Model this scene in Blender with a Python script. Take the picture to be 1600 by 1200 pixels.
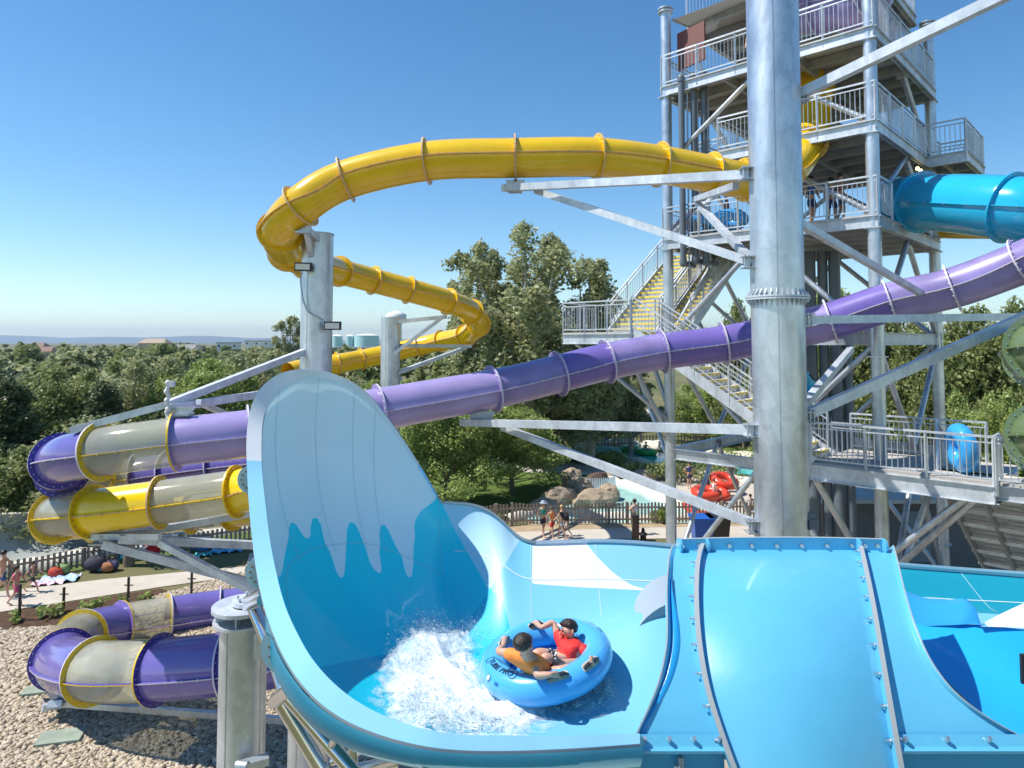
import bpy, bmesh, math, random
import numpy as np
from mathutils import Vector, Matrix
random.seed(7); rng = np.random.default_rng(7)
R = math.radians
for o in list(bpy.data.objects): bpy.data.objects.remove(o)
sc = bpy.context.scene
col = sc.collection

# ------------------------------------------------------------------ camera
F = 1062.0; PITCH = R(2.8); CAMZ = 9.0; HOR = 535.0
CY = HOR - F*math.tan(PITCH)
cam = bpy.data.cameras.new('camera'); camo = bpy.data.objects.new('camera', cam); col.objects.link(camo)
camo.location = (0, 0, CAMZ); camo.rotation_euler = (R(90)+PITCH, 0, 0)
cam.sensor_width = 36; cam.lens = 36*F/1600; cam.shift_y = -(600-CY)/1600
cam.clip_start = 0.1; cam.clip_end = 30000
cam.dof.use_dof = True; cam.dof.focus_distance = 7.6; cam.dof.aperture_fstop = 3.5
sc.camera = camo
# ------------------------------------------------------------------ light
SUN = Vector((-0.555, -0.04, 0.83)).normalized()          # towards the sun
w = bpy.data.worlds.new("World"); sc.world = w; w.use_nodes = True
nt = w.node_tree; nt.nodes.clear()
sky = nt.nodes.new('ShaderNodeTexSky'); sky.sky_type = 'NISHITA'; sky.sun_disc = False
sky.sun_elevation = math.asin(SUN.z); sky.sun_rotation = math.atan2(SUN.x, SUN.y)
sky.altitude = 300; sky.air_density = 0.95; sky.dust_density = 0.0; sky.ozone_density = 1.0
bg = nt.nodes.new('ShaderNodeBackground'); bg.inputs[1].default_value = 0.105
ow = nt.nodes.new('ShaderNodeOutputWorld')
hs = nt.nodes.new('ShaderNodeHueSaturation'); hs.inputs['Saturation'].default_value = 1.30
mg = nt.nodes.new('ShaderNodeMixRGB'); mg.blend_type = 'MULTIPLY'; mg.inputs[0].default_value = 1; mg.inputs[2].default_value = (1, 1.07, 1.05, 1)
nt.links.new(sky.outputs[0], hs.inputs['Color']); nt.links.new(hs.outputs[0], mg.inputs[1]); nt.links.new(mg.outputs[0], bg.inputs[0]); nt.links.new(bg.outputs[0], ow.inputs[0])
sl = bpy.data.lights.new('sun', 'SUN'); so = bpy.data.objects.new('sun', sl); col.objects.link(so)
sl.energy = 4.2; sl.angle = R(0.5); sl.color = (1, 0.95, 0.87)
so.rotation_euler = SUN.to_track_quat('Z', 'Y').to_euler(); so.location = (-20, 0, 40)
sc.view_settings.view_transform = 'Standard'; sc.view_settings.look = 'None'
sc.view_settings.exposure = 0.62; sc.view_settings.gamma = 1
sc.cycles.max_bounces = 8; sc.cycles.transparent_max_bounces = 24; sc.cycles.caustics_reflective = False
sc.cycles.caustics_refractive = False

# ------------------------------------------------------------------ projection helpers (survey of the photo)
cp, sp = math.cos(PITCH), math.sin(PITCH)
def ray(px, py):
    a = (px-800)/F; b = -(py-CY)/F
    return Vector((a, cp - b*sp, sp + b*cp))
def W(px, py, d):
    r = ray(px, py); return Vector((0, 0, CAMZ)) + r*(d/r.y)
def G(px, py, z=0.0):
    r = ray(px, py); return Vector((0, 0, CAMZ)) + r*((z-CAMZ)/r.z)
def PX(p):
    x, y, z = p[0], p[1], p[2]-CAMZ
    fw = y*cp + z*sp; up = -y*sp + z*cp
    return 800+F*x/fw, CY-F*up/fw

# ------------------------------------------------------------------ object helpers
def tag(o, label=None, cat=None, group=None, kind=None):
    if label: o['label'] = label
    if cat: o['category'] = cat
    if group: o['group'] = group
    if kind: o['kind'] = kind
    return o
def thing(name, label, cat, loc=(0, 0, 0), group=None):
    o = bpy.data.objects.new(name, None); col.objects.link(o); o.location = loc
    o.empty_display_size = .3
    return tag(o, label, cat, group)
def wloc(o):
    v = Vector(o.location)
    while o.parent: o = o.parent; v += Vector(o.location)
    return v
def mkmesh(name, V, Fc, mats, mi=None, smooth=False):
    me = bpy.data.meshes.new(name)
    me.from_pydata([tuple(v) for v in V], [], Fc)
    for m in (mats if isinstance(mats, (list, tuple)) else [mats]): me.materials.append(m)
    if mi is not None: me.polygons.foreach_set('material_index', mi)
    if smooth is True: me.polygons.foreach_set('use_smooth', [True]*len(me.polygons))
    elif smooth: me.polygons.foreach_set('use_smooth', smooth)
    me.update()
    return me
def link(name, me, parent=None):
    o = bpy.data.objects.new(name, me); col.objects.link(o)
    if parent is not None: o.parent = parent
    return o
class MB:
    def __init__(s): s.V = []; s.F = []; s.M = []; s.S = []
    def add(s, V, Fc, m=0, sm=False):
        n = len(s.V); s.V += [tuple(v) for v in V]
        for f in Fc: s.F.append(tuple(i+n for i in f)); s.M.append(m); s.S.append(sm)
    def box(s, c, size, rz=0, m=0):
        x, y, z = [k/2 for k in size]; c = Vector(c); ca, sa = math.cos(rz), math.sin(rz)
        V = [(c.x+a*x*ca-b*y*sa, c.y+a*x*sa+b*y*ca, c.z+d*z) for a in (-1, 1) for b in (-1, 1) for d in (-1, 1)]
        s.add(V, [(0,1,3,2),(4,6,7,5),(0,4,5,1),(2,3,7,6),(0,2,6,4),(1,5,7,3)], m)
    def quadbox(s, P, thick, m=0):       # P: 4 top points (ccw from above), extruded down
        V = [Vector(p) for p in P] + [Vector(p)-Vector((0, 0, thick)) for p in P]
        s.add(V, [(0,1,2,3),(7,6,5,4),(0,4,5,1),(1,5,6,2),(2,6,7,3),(3,7,4,0)], m)
    def beam(s, a, b, w, h=None, m=0, up=(0, 0, 1)):
        h = h or w; a = Vector(a); b = Vector(b); t = (b-a)
        if t.length < 1e-6: return
        t.normalize(); u = Vector(up)
        if abs(t.dot(u)) > .98: u = Vector((1, 0, 0))
        sd = t.cross(u).normalized(); u = sd.cross(t)
        V = [p+sd*(i*w/2)+u*(j*h/2) for p in (a, b) for i, j in ((-1,-1),(1,-1),(1,1),(-1,1))]
        s.add(V, [(3,2,1,0),(4,5,6,7),(0,1,5,4),(1,2,6,5),(2,3,7,6),(3,0,4,7)], m)
    def cyl(s, a, b, r, r2=None, n=14, m=0, caps=True):
        r2 = r if r2 is None else r2; a = Vector(a); b = Vector(b); t = (b-a).normalized()
        u = Vector((0, 0, 1)) if abs(t.z) < .95 else Vector((1, 0, 0))
        sd = t.cross(u).normalized(); u = sd.cross(t)
        V = []
        for p, q in ((a, r), (b, r2)):
            for k in range(n):
                an = 2*math.pi*k/n; V.append(p+sd*(q*math.cos(an))+u*(q*math.sin(an)))
        s.add(V, [(k, (k+1) % n, n+(k+1) % n, n+k) for k in range(n)], m, True)
        if caps: s.add(V[:n], [tuple(range(n-1, -1, -1))], m); s.add(V[n:], [tuple(range(n))], m)
    def lathe(s, c, prof, n=24, m=0, axis=None, sm=True):
        c = Vector(c); ax = Vector(axis).normalized() if axis is not None else Vector((0, 0, 1))
        u = Vector((1, 0, 0)) if abs(ax.x) < .9 else Vector((0, 1, 0))
        e1 = ax.cross(u).normalized(); e2 = ax.cross(e1)
        V = []
        for r, z in prof:
            for k in range(n):
                an = 2*math.pi*k/n; V.append(c+ax*z+e1*(r*math.cos(an))+e2*(r*math.sin(an)))
        Fc = [(i*n+k, i*n+(k+1) % n, (i+1)*n+(k+1) % n, (i+1)*n+k) for i in range(len(prof)-1) for k in range(n)]
        s.add(V, Fc, m, sm)
    def sphere(s, c, r, n=10, k=7, m=0, sc_=(1, 1, 1)):
        c = Vector(c); V = []
        for i in range(k+1):
            th = math.pi*i/k
            for j in range(n):
                an = 2*math.pi*j/n
                V.append(c+Vector((r*sc_[0]*math.sin(th)*math.cos(an), r*sc_[1]*math.sin(th)*math.sin(an), r*sc_[2]*math.cos(th))))
        s.add(V, [(i*n+j, (i+1)*n+j, (i+1)*n+(j+1) % n, i*n+(j+1) % n) for i in range(k) for j in range(n)], m, True)
    def grid(s, P, m=0, sm=True, flip=False):       # P[i][j]
        a, b = len(P), len(P[0]); V = [p for r_ in P for p in r_]
        Fc = []
        for i in range(a-1):
            for j in range(b-1):
                q = (i*b+j, i*b+j+1, (i+1)*b+j+1, (i+1)*b+j)
                Fc.append(q[::-1] if flip else q)
        s.add(V, Fc, m, sm)
    def build(s, name, mats, parent=None):
        V = s.V
        if parent is not None:
            w_ = wloc(parent); V = [(v[0]-w_.x, v[1]-w_.y, v[2]-w_.z) for v in V]
        return link(name, mkmesh(name, V, s.F, mats, s.M, s.S), parent)
def copy_tree(o, parent=None):
    c = o.copy(); col.objects.link(c); c.parent = parent
    for ch in list(o.children): copy_tree(ch, c)
    return c
def spline(P, n=8):
    P = [Vector(p) for p in P]; Q = [P[0]*2-P[1]]+P+[P[-1]*2-P[-2]]; out = []
    for i in range(1, len(Q)-2):
        for k in range(n):
            t = k/n; a, b, c, d = Q[i-1], Q[i], Q[i+1], Q[i+2]
            out.append(.5*((2*b)+(c-a)*t+(2*a-5*b+4*c-d)*t*t+(3*b-a-3*c+d)*t**3))
    out.append(P[-1]); return out

# ------------------------------------------------------------------ materials
def mat(name, color, rough=.5, metal=0, spec=.5, coat=0, bump=0, bscale=30, var=0, vscale=3, col2=None, trans=None):
    m = bpy.data.materials.new(name); m.use_nodes = True; t = m.node_tree; p = t.nodes['Principled BSDF']
    p.inputs['Base Color'].default_value = (*color, 1); p.inputs['Roughness'].default_value = rough
    p.inputs['Metallic'].default_value = metal; p.inputs['Specular IOR Level'].default_value = spec
    p.inputs['Coat Weight'].default_value = coat; p.inputs['Coat Roughness'].default_value = .05
    if var or col2 or bump:
        tc = t.nodes.new('ShaderNodeTexCoord')
    if var or col2:
        n = t.nodes.new('ShaderNodeTexNoise'); n.inputs['Scale'].default_value = vscale; n.inputs['Detail'].default_value = 6
        n.inputs['Roughness'].default_value = .65
        t.links.new(tc.outputs['Object'], n.inputs['Vector'])
        r = t.nodes.new('ShaderNodeValToRGB'); r.color_ramp.elements[0].position = .32; r.color_ramp.elements[1].position = .68
        c2 = col2 or tuple(min(1, c*(1+var)) for c in color); c1 = color if col2 else tuple(c*(1-var) for c in color)
        r.color_ramp.elements[0].color = (*c1, 1); r.color_ramp.elements[1].color = (*c2, 1)
        t.links.new(n.outputs['Fac'], r.inputs[0]); t.links.new(r.outputs[0], p.inputs['Base Color'])
    if bump:
        n2 = t.nodes.new('ShaderNodeTexNoise'); n2.inputs['Scale'].default_value = bscale; n2.inputs['Detail'].default_value = 4
        b = t.nodes.new('ShaderNodeBump'); b.inputs['Strength'].default_value = bump; b.inputs['Distance'].default_value = .02
        t.links.new(tc.outputs['Object'], n2.inputs['Vector']); t.links.new(n2.outputs['Fac'], b.inputs['Height'])
        t.links.new(b.outputs[0], p.inputs['Normal'])
    return m
def galv(name, base=.55, rough=.36, vs=9, metal=.85):
    m = bpy.data.materials.new(name); m.use_nodes = True; t = m.node_tree; p = t.nodes['Principled BSDF']
    tc = t.nodes.new('ShaderNodeTexCoord'); v = t.nodes.new('ShaderNodeTexVoronoi'); v.inputs['Scale'].default_value = vs
    n = t.nodes.new('ShaderNodeTexNoise'); n.inputs['Scale'].default_value = 1.3; n.inputs['Detail'].default_value = 8
    n.inputs['Roughness'].default_value = .7; n.inputs['Distortion'].default_value = 1.0
    mp = t.nodes.new('ShaderNodeMapping'); mp.inputs['Scale'].default_value = (1, 1, .45)
    t.links.new(tc.outputs['Object'], mp.inputs[0]); t.links.new(mp.outputs[0], n.inputs['Vector'])
    t.links.new(tc.outputs['Object'], v.inputs['Vector'])
    r1 = t.nodes.new('ShaderNodeValToRGB'); r1.color_ramp.elements[0].position = .36; r1.color_ramp.elements[1].position = .66
    a = base*.78; r1.color_ramp.elements[0].color = (a*.92, a, a*1.10, 1); b = base*1.2; r1.color_ramp.elements[1].color = (b*.94, b, b*1.06, 1)
    t.links.new(n.outputs['Fac'], r1.inputs[0])
    mx = t.nodes.new('ShaderNodeMixRGB'); mx.blend_type = 'MULTIPLY'; mx.inputs[0].default_value = .16
    t.links.new(r1.outputs[0], mx.inputs[1]); bw = t.nodes.new('ShaderNodeRGBToBW'); t.links.new(v.outputs['Color'], bw.inputs[0]); t.links.new(bw.outputs[0], mx.inputs[2]); t.links.new(mx.outputs[0], p.inputs['Base Color'])
    p.inputs['Metallic'].default_value = metal
    r2 = t.nodes.new('ShaderNodeMapRange'); r2.inputs[3].default_value = rough-.09; r2.inputs[4].default_value = rough+.14
    t.links.new(n.outputs['Fac'], r2.inputs[0]); t.links.new(r2.outputs[0], p.inputs['Roughness'])
    return m
GALV = galv('galvanized_steel', .62, .42, 9, .75); GALVP = galv('galvanized_post', .70, .36, 5, .75)
GALVL = galv('galvanized_light', .72, .5, 12, .5); STAIN = mat('stainless_pipe', (.62, .63, .65), .16, 1, var=.08, vscale=2)
DKST = mat('dull_deck_steel', (.42, .44, .45), .55, .5, var=.15, vscale=2)
def gel(name, c, rough=.16, var=.05, bump=.05, vs=1.2, **k): return mat(name, c, rough, 0, .5, .35, bump, 7, var, vs, **k)
YEL = gel('yellow_fiberglass', (.80, .50, .006), .22, .09); YELB = gel('bright_yellow_fiberglass', (.84, .60, .008), .2)
YEDGE = mat('weathered_yellow_edge', (.62, .42, .22), .6); YFL = mat('yellow_flange', (.74, .50, .012), .4)
PUR = gel('violet_fiberglass', (.26, .21, .46), .34, .2); PURL = gel('lilac_fiberglass', (.36, .29, .56), .28, .1)
PURD = gel('deep_violet_fiberglass', (.155, .125, .40), .15, .07); PEDGE = mat('pale_violet_edge', (.58, .54, .66), .6)
PFL = mat('indigo_flange', (.075, .05, .32), .35); BOLT = mat('steel_bolt', (.7, .7, .72), .35, .9); PFLL = mat('violet_flange', (.24, .175, .5), .4)
BOLTD = mat('weathered_bolt', (.28, .2, .12), .5, .4)
BLU = gel('sky_blue_fiberglass', (.11, .44, .66), .33, .05, .14); BLU.node_tree.nodes['Principled BSDF'].inputs['Specular IOR Level'].default_value = .8; TEAL = gel('turquoise_fiberglass', (.02, .42, .68), .18)
WHT = gel('white_fiberglass', (.82, .83, .85), .25, .02); GRN = gel('olive_green_fiberglass', (.14, .20, .09), .2)
EDGEB = mat('cut_fiberglass_edge', (.34, .37, .38), .6); RIMB = gel('pale_blue_rim', (.34, .66, .86), .3, .03); RIMW = gel('white_rim', (.74, .76, .80), .35, .03)
LUG = mat('pale_teal_lug', (.36, .55, .60), .45, var=.06)
def clear_mat(name, tint, fac):
    m = bpy.data.materials.new(name); m.use_nodes = True; t = m.node_tree; p = t.nodes['Principled BSDF']
    p.inputs['Base Color'].default_value = (*tint, 1); p.inputs['Roughness'].default_value = .12; p.inputs['Coat Weight'].default_value = .4
    tr = t.nodes.new('ShaderNodeBsdfTransparent'); tr.inputs[0].default_value = (.93, .93, .84, 1)
    mx = t.nodes.new('ShaderNodeMixShader'); tc = t.nodes.new('ShaderNodeTexCoord'); n = t.nodes.new('ShaderNodeTexNoise')
    n.inputs['Scale'].default_value = 1.6; n.inputs['Detail'].default_value = 7; mr = t.nodes.new('ShaderNodeMapRange')
    mr.inputs[3].default_value = fac-.18; mr.inputs[4].default_value = fac+.18
    t.links.new(tc.outputs['Object'], n.inputs['Vector']); t.links.new(n.outputs['Fac'], mr.inputs[0]); t.links.new(mr.outputs[0], mx.inputs[0])
    t.links.new(tr.outputs[0], mx.inputs[1]); t.links.new(p.outputs[0], mx.inputs[2]); t.links.new(mx.outputs[0], t.nodes['Material Output'].inputs[0])
    return m
CLR = clear_mat('clear_acrylic', (.60, .60, .50), .50)
BLACK = mat('black_plastic', (.02, .02, .022), .4); DPIPE = mat('dark_pvc_pipe', (.13, .16, .19), .4, var=.1)
CONC = mat('concrete', (.50, .45, .38), .85, bump=.2, bscale=8, var=.10, vscale=1.2)
TREADY = mat('yellow_nosing', (.80, .62, .10), .5); TREAD = mat('white_tread', (.66, .67, .68), .6, var=.08)
DECKF = mat('deck_plank', (.48, .45, .42), .7, var=.1, vscale=4); BROWN = mat('maroon_board', (.20, .075, .065), .6)
WOODF = mat('weathered_fence_wood', (.29, .235, .19), .8, var=.25, vscale=5); WOODD = mat('dark_fence_wood', (.24, .21, .18), .8, var=.25, vscale=5)
CREAM = mat('cream_plaster', (.66, .62, .52), .8, bump=.3, bscale=3, var=.12, vscale=1.5)

# ================================================================== WAVE SLIDE
bowl = thing('wave_slide', 'large open blue wave slide with icicle drips on its tall curved wall', 'water slide', W(800, 1300, 6.8))
# outer rim px,py,depth ; inner rim px,py
RIM = [
 (1170,1158,5.45,1170,1150),(1120,1154,5.45,1120,1146),(1000,1162,5.45,1000,1147),(900,1169,5.45,900,1150),(800,1173,5.5,800,1150),(720,1172,5.55,722,1149),(660,1165,5.6,668,1141),(600,1150,5.7,612,1124),
 (545,1128,5.82,560,1098),(500,1098,5.95,519,1066),(465,1060,6.1,486,1028),(438,1015,6.3,462,986),(418,965,6.5,444,944),(404,910,6.7,431,895),
 (395,850,6.9,421,842),(389,790,7.1,414,786),(386,735,7.3,409,735),(385,690,7.45,408,694),(389,650,7.6,410,660),(400,617,7.72,417,634),
 (418,596,7.84,431,614),(442,582,7.96,450,599),(470,577,8.1,473,590),(500,579,8.2,499,590),(530,588,8.35,527,596),(556,601,8.5,551,608),(580,621,8.62,575,627),(605,652,8.75,600,657),
 (632,690,8.9,628,693),(660,734,9.05,657,736),(688,780,9.2,686,781),(700,783,9.22,698,786),(735,786,9.2,733,790),(762,795,9.15,760,800),(785,812,9.1,783,817),(808,834,9.05,806,839),
 (830,844,9.0,829,849),(860,844,9.0,860,850),(930,842,9.0,930,848),(990,844,9.0,990,850),(1060,850,9.0,1060,856),(1150,856,8.95,1150,862),(1270,865,8.9,1270,872),
 (1400,878,8.85,1400,886),(1500,886,8.8,1500,894),(1600,893,8.7,1600,902),(1700,901,8.6,1700,911),(1800,909,8.5,1800,920)]
outer = spline([W(a, b, c) for a, b, c, d, e in RIM], 6)
inner = spline([W(d, e, c+.03) for a, b, c, d, e in RIM], 6)
NU = len(outer); NV = 56
ztop = max(p.z for p in outer)
def smooth(a, b, x):
    t = max(0, min(1, (x-a)/(b-a))); return t*t*(3-2*t)
iTop = max(range(NU), key=lambda i: outer[i].z)
def floorpt(i, p):
    # spine of the floor: left focus of the bowl, then the incoming lane to the right
    near = i < iTop
    x = -.35+math.log(1+math.exp((p.x+.25)*3))/3
    return Vector((x, 7.15-.28*smooth(0, 2.2, x), 5.43+.03*smooth(.5, 3, x)))
SURF = []
for i in range(NU):
    P0 = inner[i]+(Vector((0, .10, -.16)) if i < iTop and PX(outer[i])[0] > 1012 else Vector((0, 0, 0))); Fp = floorpt(i, P0); h = P0.z-Fp.z
    out = Vector((P0.x-Fp.x, P0.y-Fp.y, 0)); L = out.length; out = out/L if L > 0 else Vector((0, -1, 0))
    q = smooth(-.9, .1, P0.x)*(i > iTop)
    P1 = P0+Vector((0, 0, -h*(.62-.22*q)))+out*(.10*h*(1-q)-.30*q*L); P2 = Fp+out*(L*(.62-.2*q))
    row = []
    for j in range(NV):
        t = (j/(NV-1)); p = P0*(1-t)**3+P1*(3*t*(1-t)**2)+P2*(3*t*t*(1-t))+Fp*t**3
        amp = .34*smooth(.4, 1.7, p.x)
        p.z += amp*math.exp(-((p.y-7.75)/(.33 if p.y > 7.75 else .75))**2)
        row.append(p)
    SURF.append(row)
def sdpoly(pts, poly):      # signed distance (positive inside) of N points to polygon in survey units
    pts = np.asarray(pts); P = np.asarray(poly, float); n = len(P); d = np.full(len(pts), 1e9); ins = np.zeros(len(pts), bool)
    for k in range(n):
        a = P[k]; b = P[(k+1) % n]; ab = b-a; ap = pts-a
        t = np.clip((ap@ab)/max(1e-9, ab@ab), 0, 1); d = np.minimum(d, np.linalg.norm(ap-t[:, None]*ab, axis=1))
        c = ((a[1] > pts[:, 1]) != (b[1] > pts[:, 1])) & (pts[:, 0] < (b[0]-a[0])*(pts[:, 1]-a[1])/((b[1]-a[1]) or 1e-9)+a[0])
        ins ^= c
    return np.where(ins, d, -d)
drz = [(105,700),(118,770),(132,880),(152,960),(165,1080),(175,1105),(188,1110),(203,1075),(218,980),(236,900),(240,832),(250,818),(270,822),(290,850),(308,888),(326,903),(340,905),(350,890),(352,830),(360,803),(375,795),(392,803),(406,830),(416,890),(430,935),(455,980),(480,1060),(495,1100),(512,1115),(528,1090),(534,980),(540,860),(550,826),(568,816),(585,830),(606,870),(640,960),(662,1035),(685,1072),(706,1086),(720,1080),(720,1050),(708,975),(714,930),(708,880),(714,842),(730,828),(748,842),(768,885),(800,955),(826,995),(838,1050),(852,1100),(864,1113),(878,1100),(886,1040),(886,960),(896,890),(890,840),(900,800),(925,762),(960,735),(1004,703),(1010,640),(980,560),(700,60),(400,-60),(100,0),(20,300),(60,700)]
drip = [(380+x/3.3333, 570+y/3.3333) for x, y in drz]
pale = [(687,779),(700,760),(790,780),(813,842),(783,892),(765,922),(740,880),(712,830)]
white = [(833,800),(905,800),(918,852),(935,872),(958,895),(985,914),(1015,922),(1050,927),(1000,922),(900,917),(831,912)]
pale2 = [(905,800),(918,852),(935,872),(958,895),(985,914),(1015,922),(1060,928),(1200,937),(1200,800)]
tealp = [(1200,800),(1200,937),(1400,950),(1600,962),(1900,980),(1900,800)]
wall_shade = [(300,400),(600,560),(694,780),(735,850),(770,925),(800,1000),(820,1160),(520,1250),(200,1100)]  # cyan of the shaded wall, painted up to the edge of its shadow
deep_shade = [(480,1046),(617,1019),(690,993),(735,965),(766,924),(783,930),(800,990),(820,1160),(520,1200),(400,1060)]  # darker lower panel, its colour also standing in for shade on the floor
def bowl_mesh():
    V = [p for r_ in SURF for p in r_]; Fc = []
    for i in range(NU-1):
        for j in range(NV-1): Fc.append((i*NV+j, i*NV+j+1, (i+1)*NV+j+1, (i+1)*NV+j))
    pp = np.array([PX(p) for p in V]); w_ = wloc(bowl)
    me = mkmesh('channel', [v-w_ for v in V], Fc, [], None, True)
    jj = np.array([j/(NV-1) for i in range(NU) for j in range(NV)]); ii = np.array([i for i in range(NU) for j in range(NV)])
    nearside = ii < iTop-40
    for nm, pg in (('wall_shade', wall_shade), ('drip', drip), ('pale', pale), ('white', white), ('pale2', pale2), ('tealp', tealp), ('deep_shade', deep_shade)):
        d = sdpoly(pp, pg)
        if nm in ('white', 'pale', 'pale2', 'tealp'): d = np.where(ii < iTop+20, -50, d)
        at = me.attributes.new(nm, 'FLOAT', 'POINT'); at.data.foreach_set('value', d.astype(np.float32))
    return me
def bowl_mat():
    m = bpy.data.materials.new('wave_gelcoat'); m.use_nodes = True; t = m.node_tree; p = t.nodes['Principled BSDF']
    p.inputs['Roughness'].default_value = .38; p.inputs['Coat Weight'].default_value = .22; p.inputs['Coat Roughness'].default_value = .06
    base = t.nodes.new('ShaderNodeRGB'); base.outputs[0].default_value = (.20, .55, .72, 1); cur = base.outputs[0]
    for nm, c in (('wall_shade', (.012, .68, .82)), ('deep_shade', (.008, .50, .70)), ('drip', (.72, .85, .90)), ('pale', (.45, .70, .84)), ('pale2', (.24, .56, .70)), ('tealp', (.01, .30, .42)), ('white', (.80, .82, .84))):
        a = t.nodes.new('ShaderNodeAttribute'); a.attribute_name = nm
        mr = t.nodes.new('ShaderNodeMapRange'); mr.inputs[1].default_value = -.4; mr.inputs[2].default_value = .4
        mx = t.nodes.new('ShaderNodeMixRGB'); mx.inputs[2].default_value = (*c, 1)
        t.links.new(a.outputs['Fac'], mr.inputs[0]); t.links.new(mr.outputs[0], mx.inputs[0]); t.links.new(cur, mx.inputs[1]); cur = mx.outputs[0]
    t.links.new(cur, p.inputs['Base Color'])
    tl = t.nodes.new('ShaderNodeBsdfTranslucent'); ms = t.nodes.new('ShaderNodeMixShader'); ms.inputs[0].default_value = .12; t.links.new(cur, tl.inputs[0])
    t.links.new(p.outputs[0], ms.inputs[1]); t.links.new(tl.outputs[0], ms.inputs[2]); t.links.new(ms.outputs[0], t.nodes['Material Output'].inputs[0])
    tc = t.nodes.new('ShaderNodeTexCoord'); n = t.nodes.new('ShaderNodeTexNoise'); n.inputs['Scale'].default_value = 2.5; n.inputs['Detail'].default_value = 3
    b = t.nodes.new('ShaderNodeBump'); b.inputs['Strength'].default_value = .12; b.inputs['Distance'].default_value = .02
    t.links.new(tc.outputs['Object'], n.inputs['Vector']); t.links.new(n.outputs['Fac'], b.inputs['Height']); t.links.new(b.outputs[0], p.inputs['Normal'])
    return m
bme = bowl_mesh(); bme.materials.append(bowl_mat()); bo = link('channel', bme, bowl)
BOUT = gel('blue_outer_shell', (.02, .33, .52), .35, .12, .08)
tn = BOUT.node_tree; tl = tn.nodes.new('ShaderNodeBsdfTranslucent'); tl.inputs[0].default_value = (.55, .85, .95, 1); ms = tn.nodes.new('ShaderNodeMixShader'); ms.inputs[0].default_value = .35
tn.links.new(tn.nodes['Principled BSDF'].outputs[0], ms.inputs[1]); tn.links.new(tl.outputs[0], ms.inputs[2]); tn.links.new(ms.outputs[0], tn.nodes['Material Output'].inputs[0])
def shell_out():       # outer skin of the channel, 3 cm outside
    mb = MB(); P = []
    for i in range(0, NU, 2):
        row = []
        for j in range(0, NV, 3):
            a = SURF[i][j]; i2 = min(NU-1, i+1); j2 = min(NV-1, j+1); i1 = max(0, i-1); j1 = max(0, j-1)
            n = (SURF[i2][j]-SURF[i1][j]).cross(SURF[i][j2]-SURF[i][j1])
            n = n.normalized() if n.length > 1e-9 else Vector((0, 0, 1))
            if n.dot(Vector((.3, 7, 7.6))-a) > 0: n = -n
            tt = j/(NV-1); row.append(a+n*.035+(outer[i]-inner[i])*(1.0-smooth(.35, .9, tt))*(1-smooth(6.3, 6.9, outer[i].z))*(i < iTop)+Vector((0, .05*smooth(6.2, 6.6, outer[i].z), -.01)))
        if PX(outer[i])[0] < 1012 or i > iTop: P.append(row)
    mb.grid(P); return mb
shell_out().build('outer_shell', BOUT, bowl)
# rim flange (front strip and its returned edge)
I0 = min(k for k in range(NU) if PX(outer[k])[0] < 1008)
mb = MB(); P = [[outer[i], inner[i]+(inner[i]-outer[i]).normalized()*.004] for i in range(I0, NU)]
mb.grid(P, 0)
V = []
for i in range(I0, NU):
    back = Vector((0, .0, -.03)) if outer[i].z < 7.0 else Vector((.0, .035, 0)); V.append([outer[i], outer[i]+back])
mb.grid(V, 2)
mb.grid([[outer[i]+(Vector((0, .0, -.03)) if outer[i].z < 7.0 else Vector((.0, .035, 0))), inner[i]+Vector((0, .03, -.03))] for i in range(I0, NU)], 2)
# pale colour changes at the joints
for k in range(len(mb.F)):
    if mb.M[k] == 0:
        i = I0+mb.F[k][0]//2
        x, y = PX(outer[i]); mb.M[k] = 1 if (y < 724 and i < iTop+54) or i > iTop+84 else 0
for k in range(len(mb.F)):
    if min(mb.F[k]) % (2*(NU-I0)) //2 > iTop+84-I0: mb.M[k] = 1
RIMB2 = gel('light_blue_rim', (.30, .64, .88), .3, .03)
mb.build('rim_flange', [RIMB2, RIMW, EDGEB], bowl)
# panel joints on the rim and the surface
def surf_at(i, j, off=.004):
    i = max(1, min(NU-2, i)); j0 = max(0, min(NV-2, j)); a = SURF[i][j0]
    n = (SURF[i+1][j0]-SURF[i-1][j0]).cross(SURF[i][min(NV-1, j0+1)]-SURF[i][max(0, j0-1)]).normalized()
    if n.dot(Vector((.3, 7, 7.5))-a) < 0: n = -n
    return a+n*off
def strip_on(mb, idx, wd, m=0):
    P = [surf_at(i, j) for i, j in idx]; Q = []
    for k, p in enumerate(P):
        t = (P[min(len(P)-1, k+1)]-P[max(0, k-1)]).normalized()
        n = (surf_at(*idx[k], .01)-p).normalized(); s_ = t.cross(n).normalized()*wd/2
        Q.append([p-s_, p+s_])
    mb.grid(Q, m)
mb = MB()
def idx_of(px, py):
    i = min(range(NU), key=lambda k: (PX(outer[k])[0]-px)**2+(PX(outer[k])[1]-py)**2); return i
for px, py in ((500, 580), (560, 604), (590, 636), (425, 590), (395, 840), (466, 1060), (686, 778)):
    i = idx_of(px, py); strip_on(mb, [(i, j) for j in range(0, 24)], .004)
strip_on(mb, [(i, 22) for i in range(idx_of(395, 840), idx_of(686, 778))], .006)
mb.build('panel_joint', mat('joint_sealant', (.30, .52, .62), .5), bowl)
mb = MB()
strip_on(mb, [(i, 14) for i in range(idx_of(700, 783)+2, NU-2)], .014)
for px in (830, 930, 1500): 
    i = idx_of(px, 850); strip_on(mb, [(i, j) for j in range(0, 30)], .006)
mb.build('wall_joint', mat('pale_sealant', (.55, .68, .74), .5), bowl)
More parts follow.
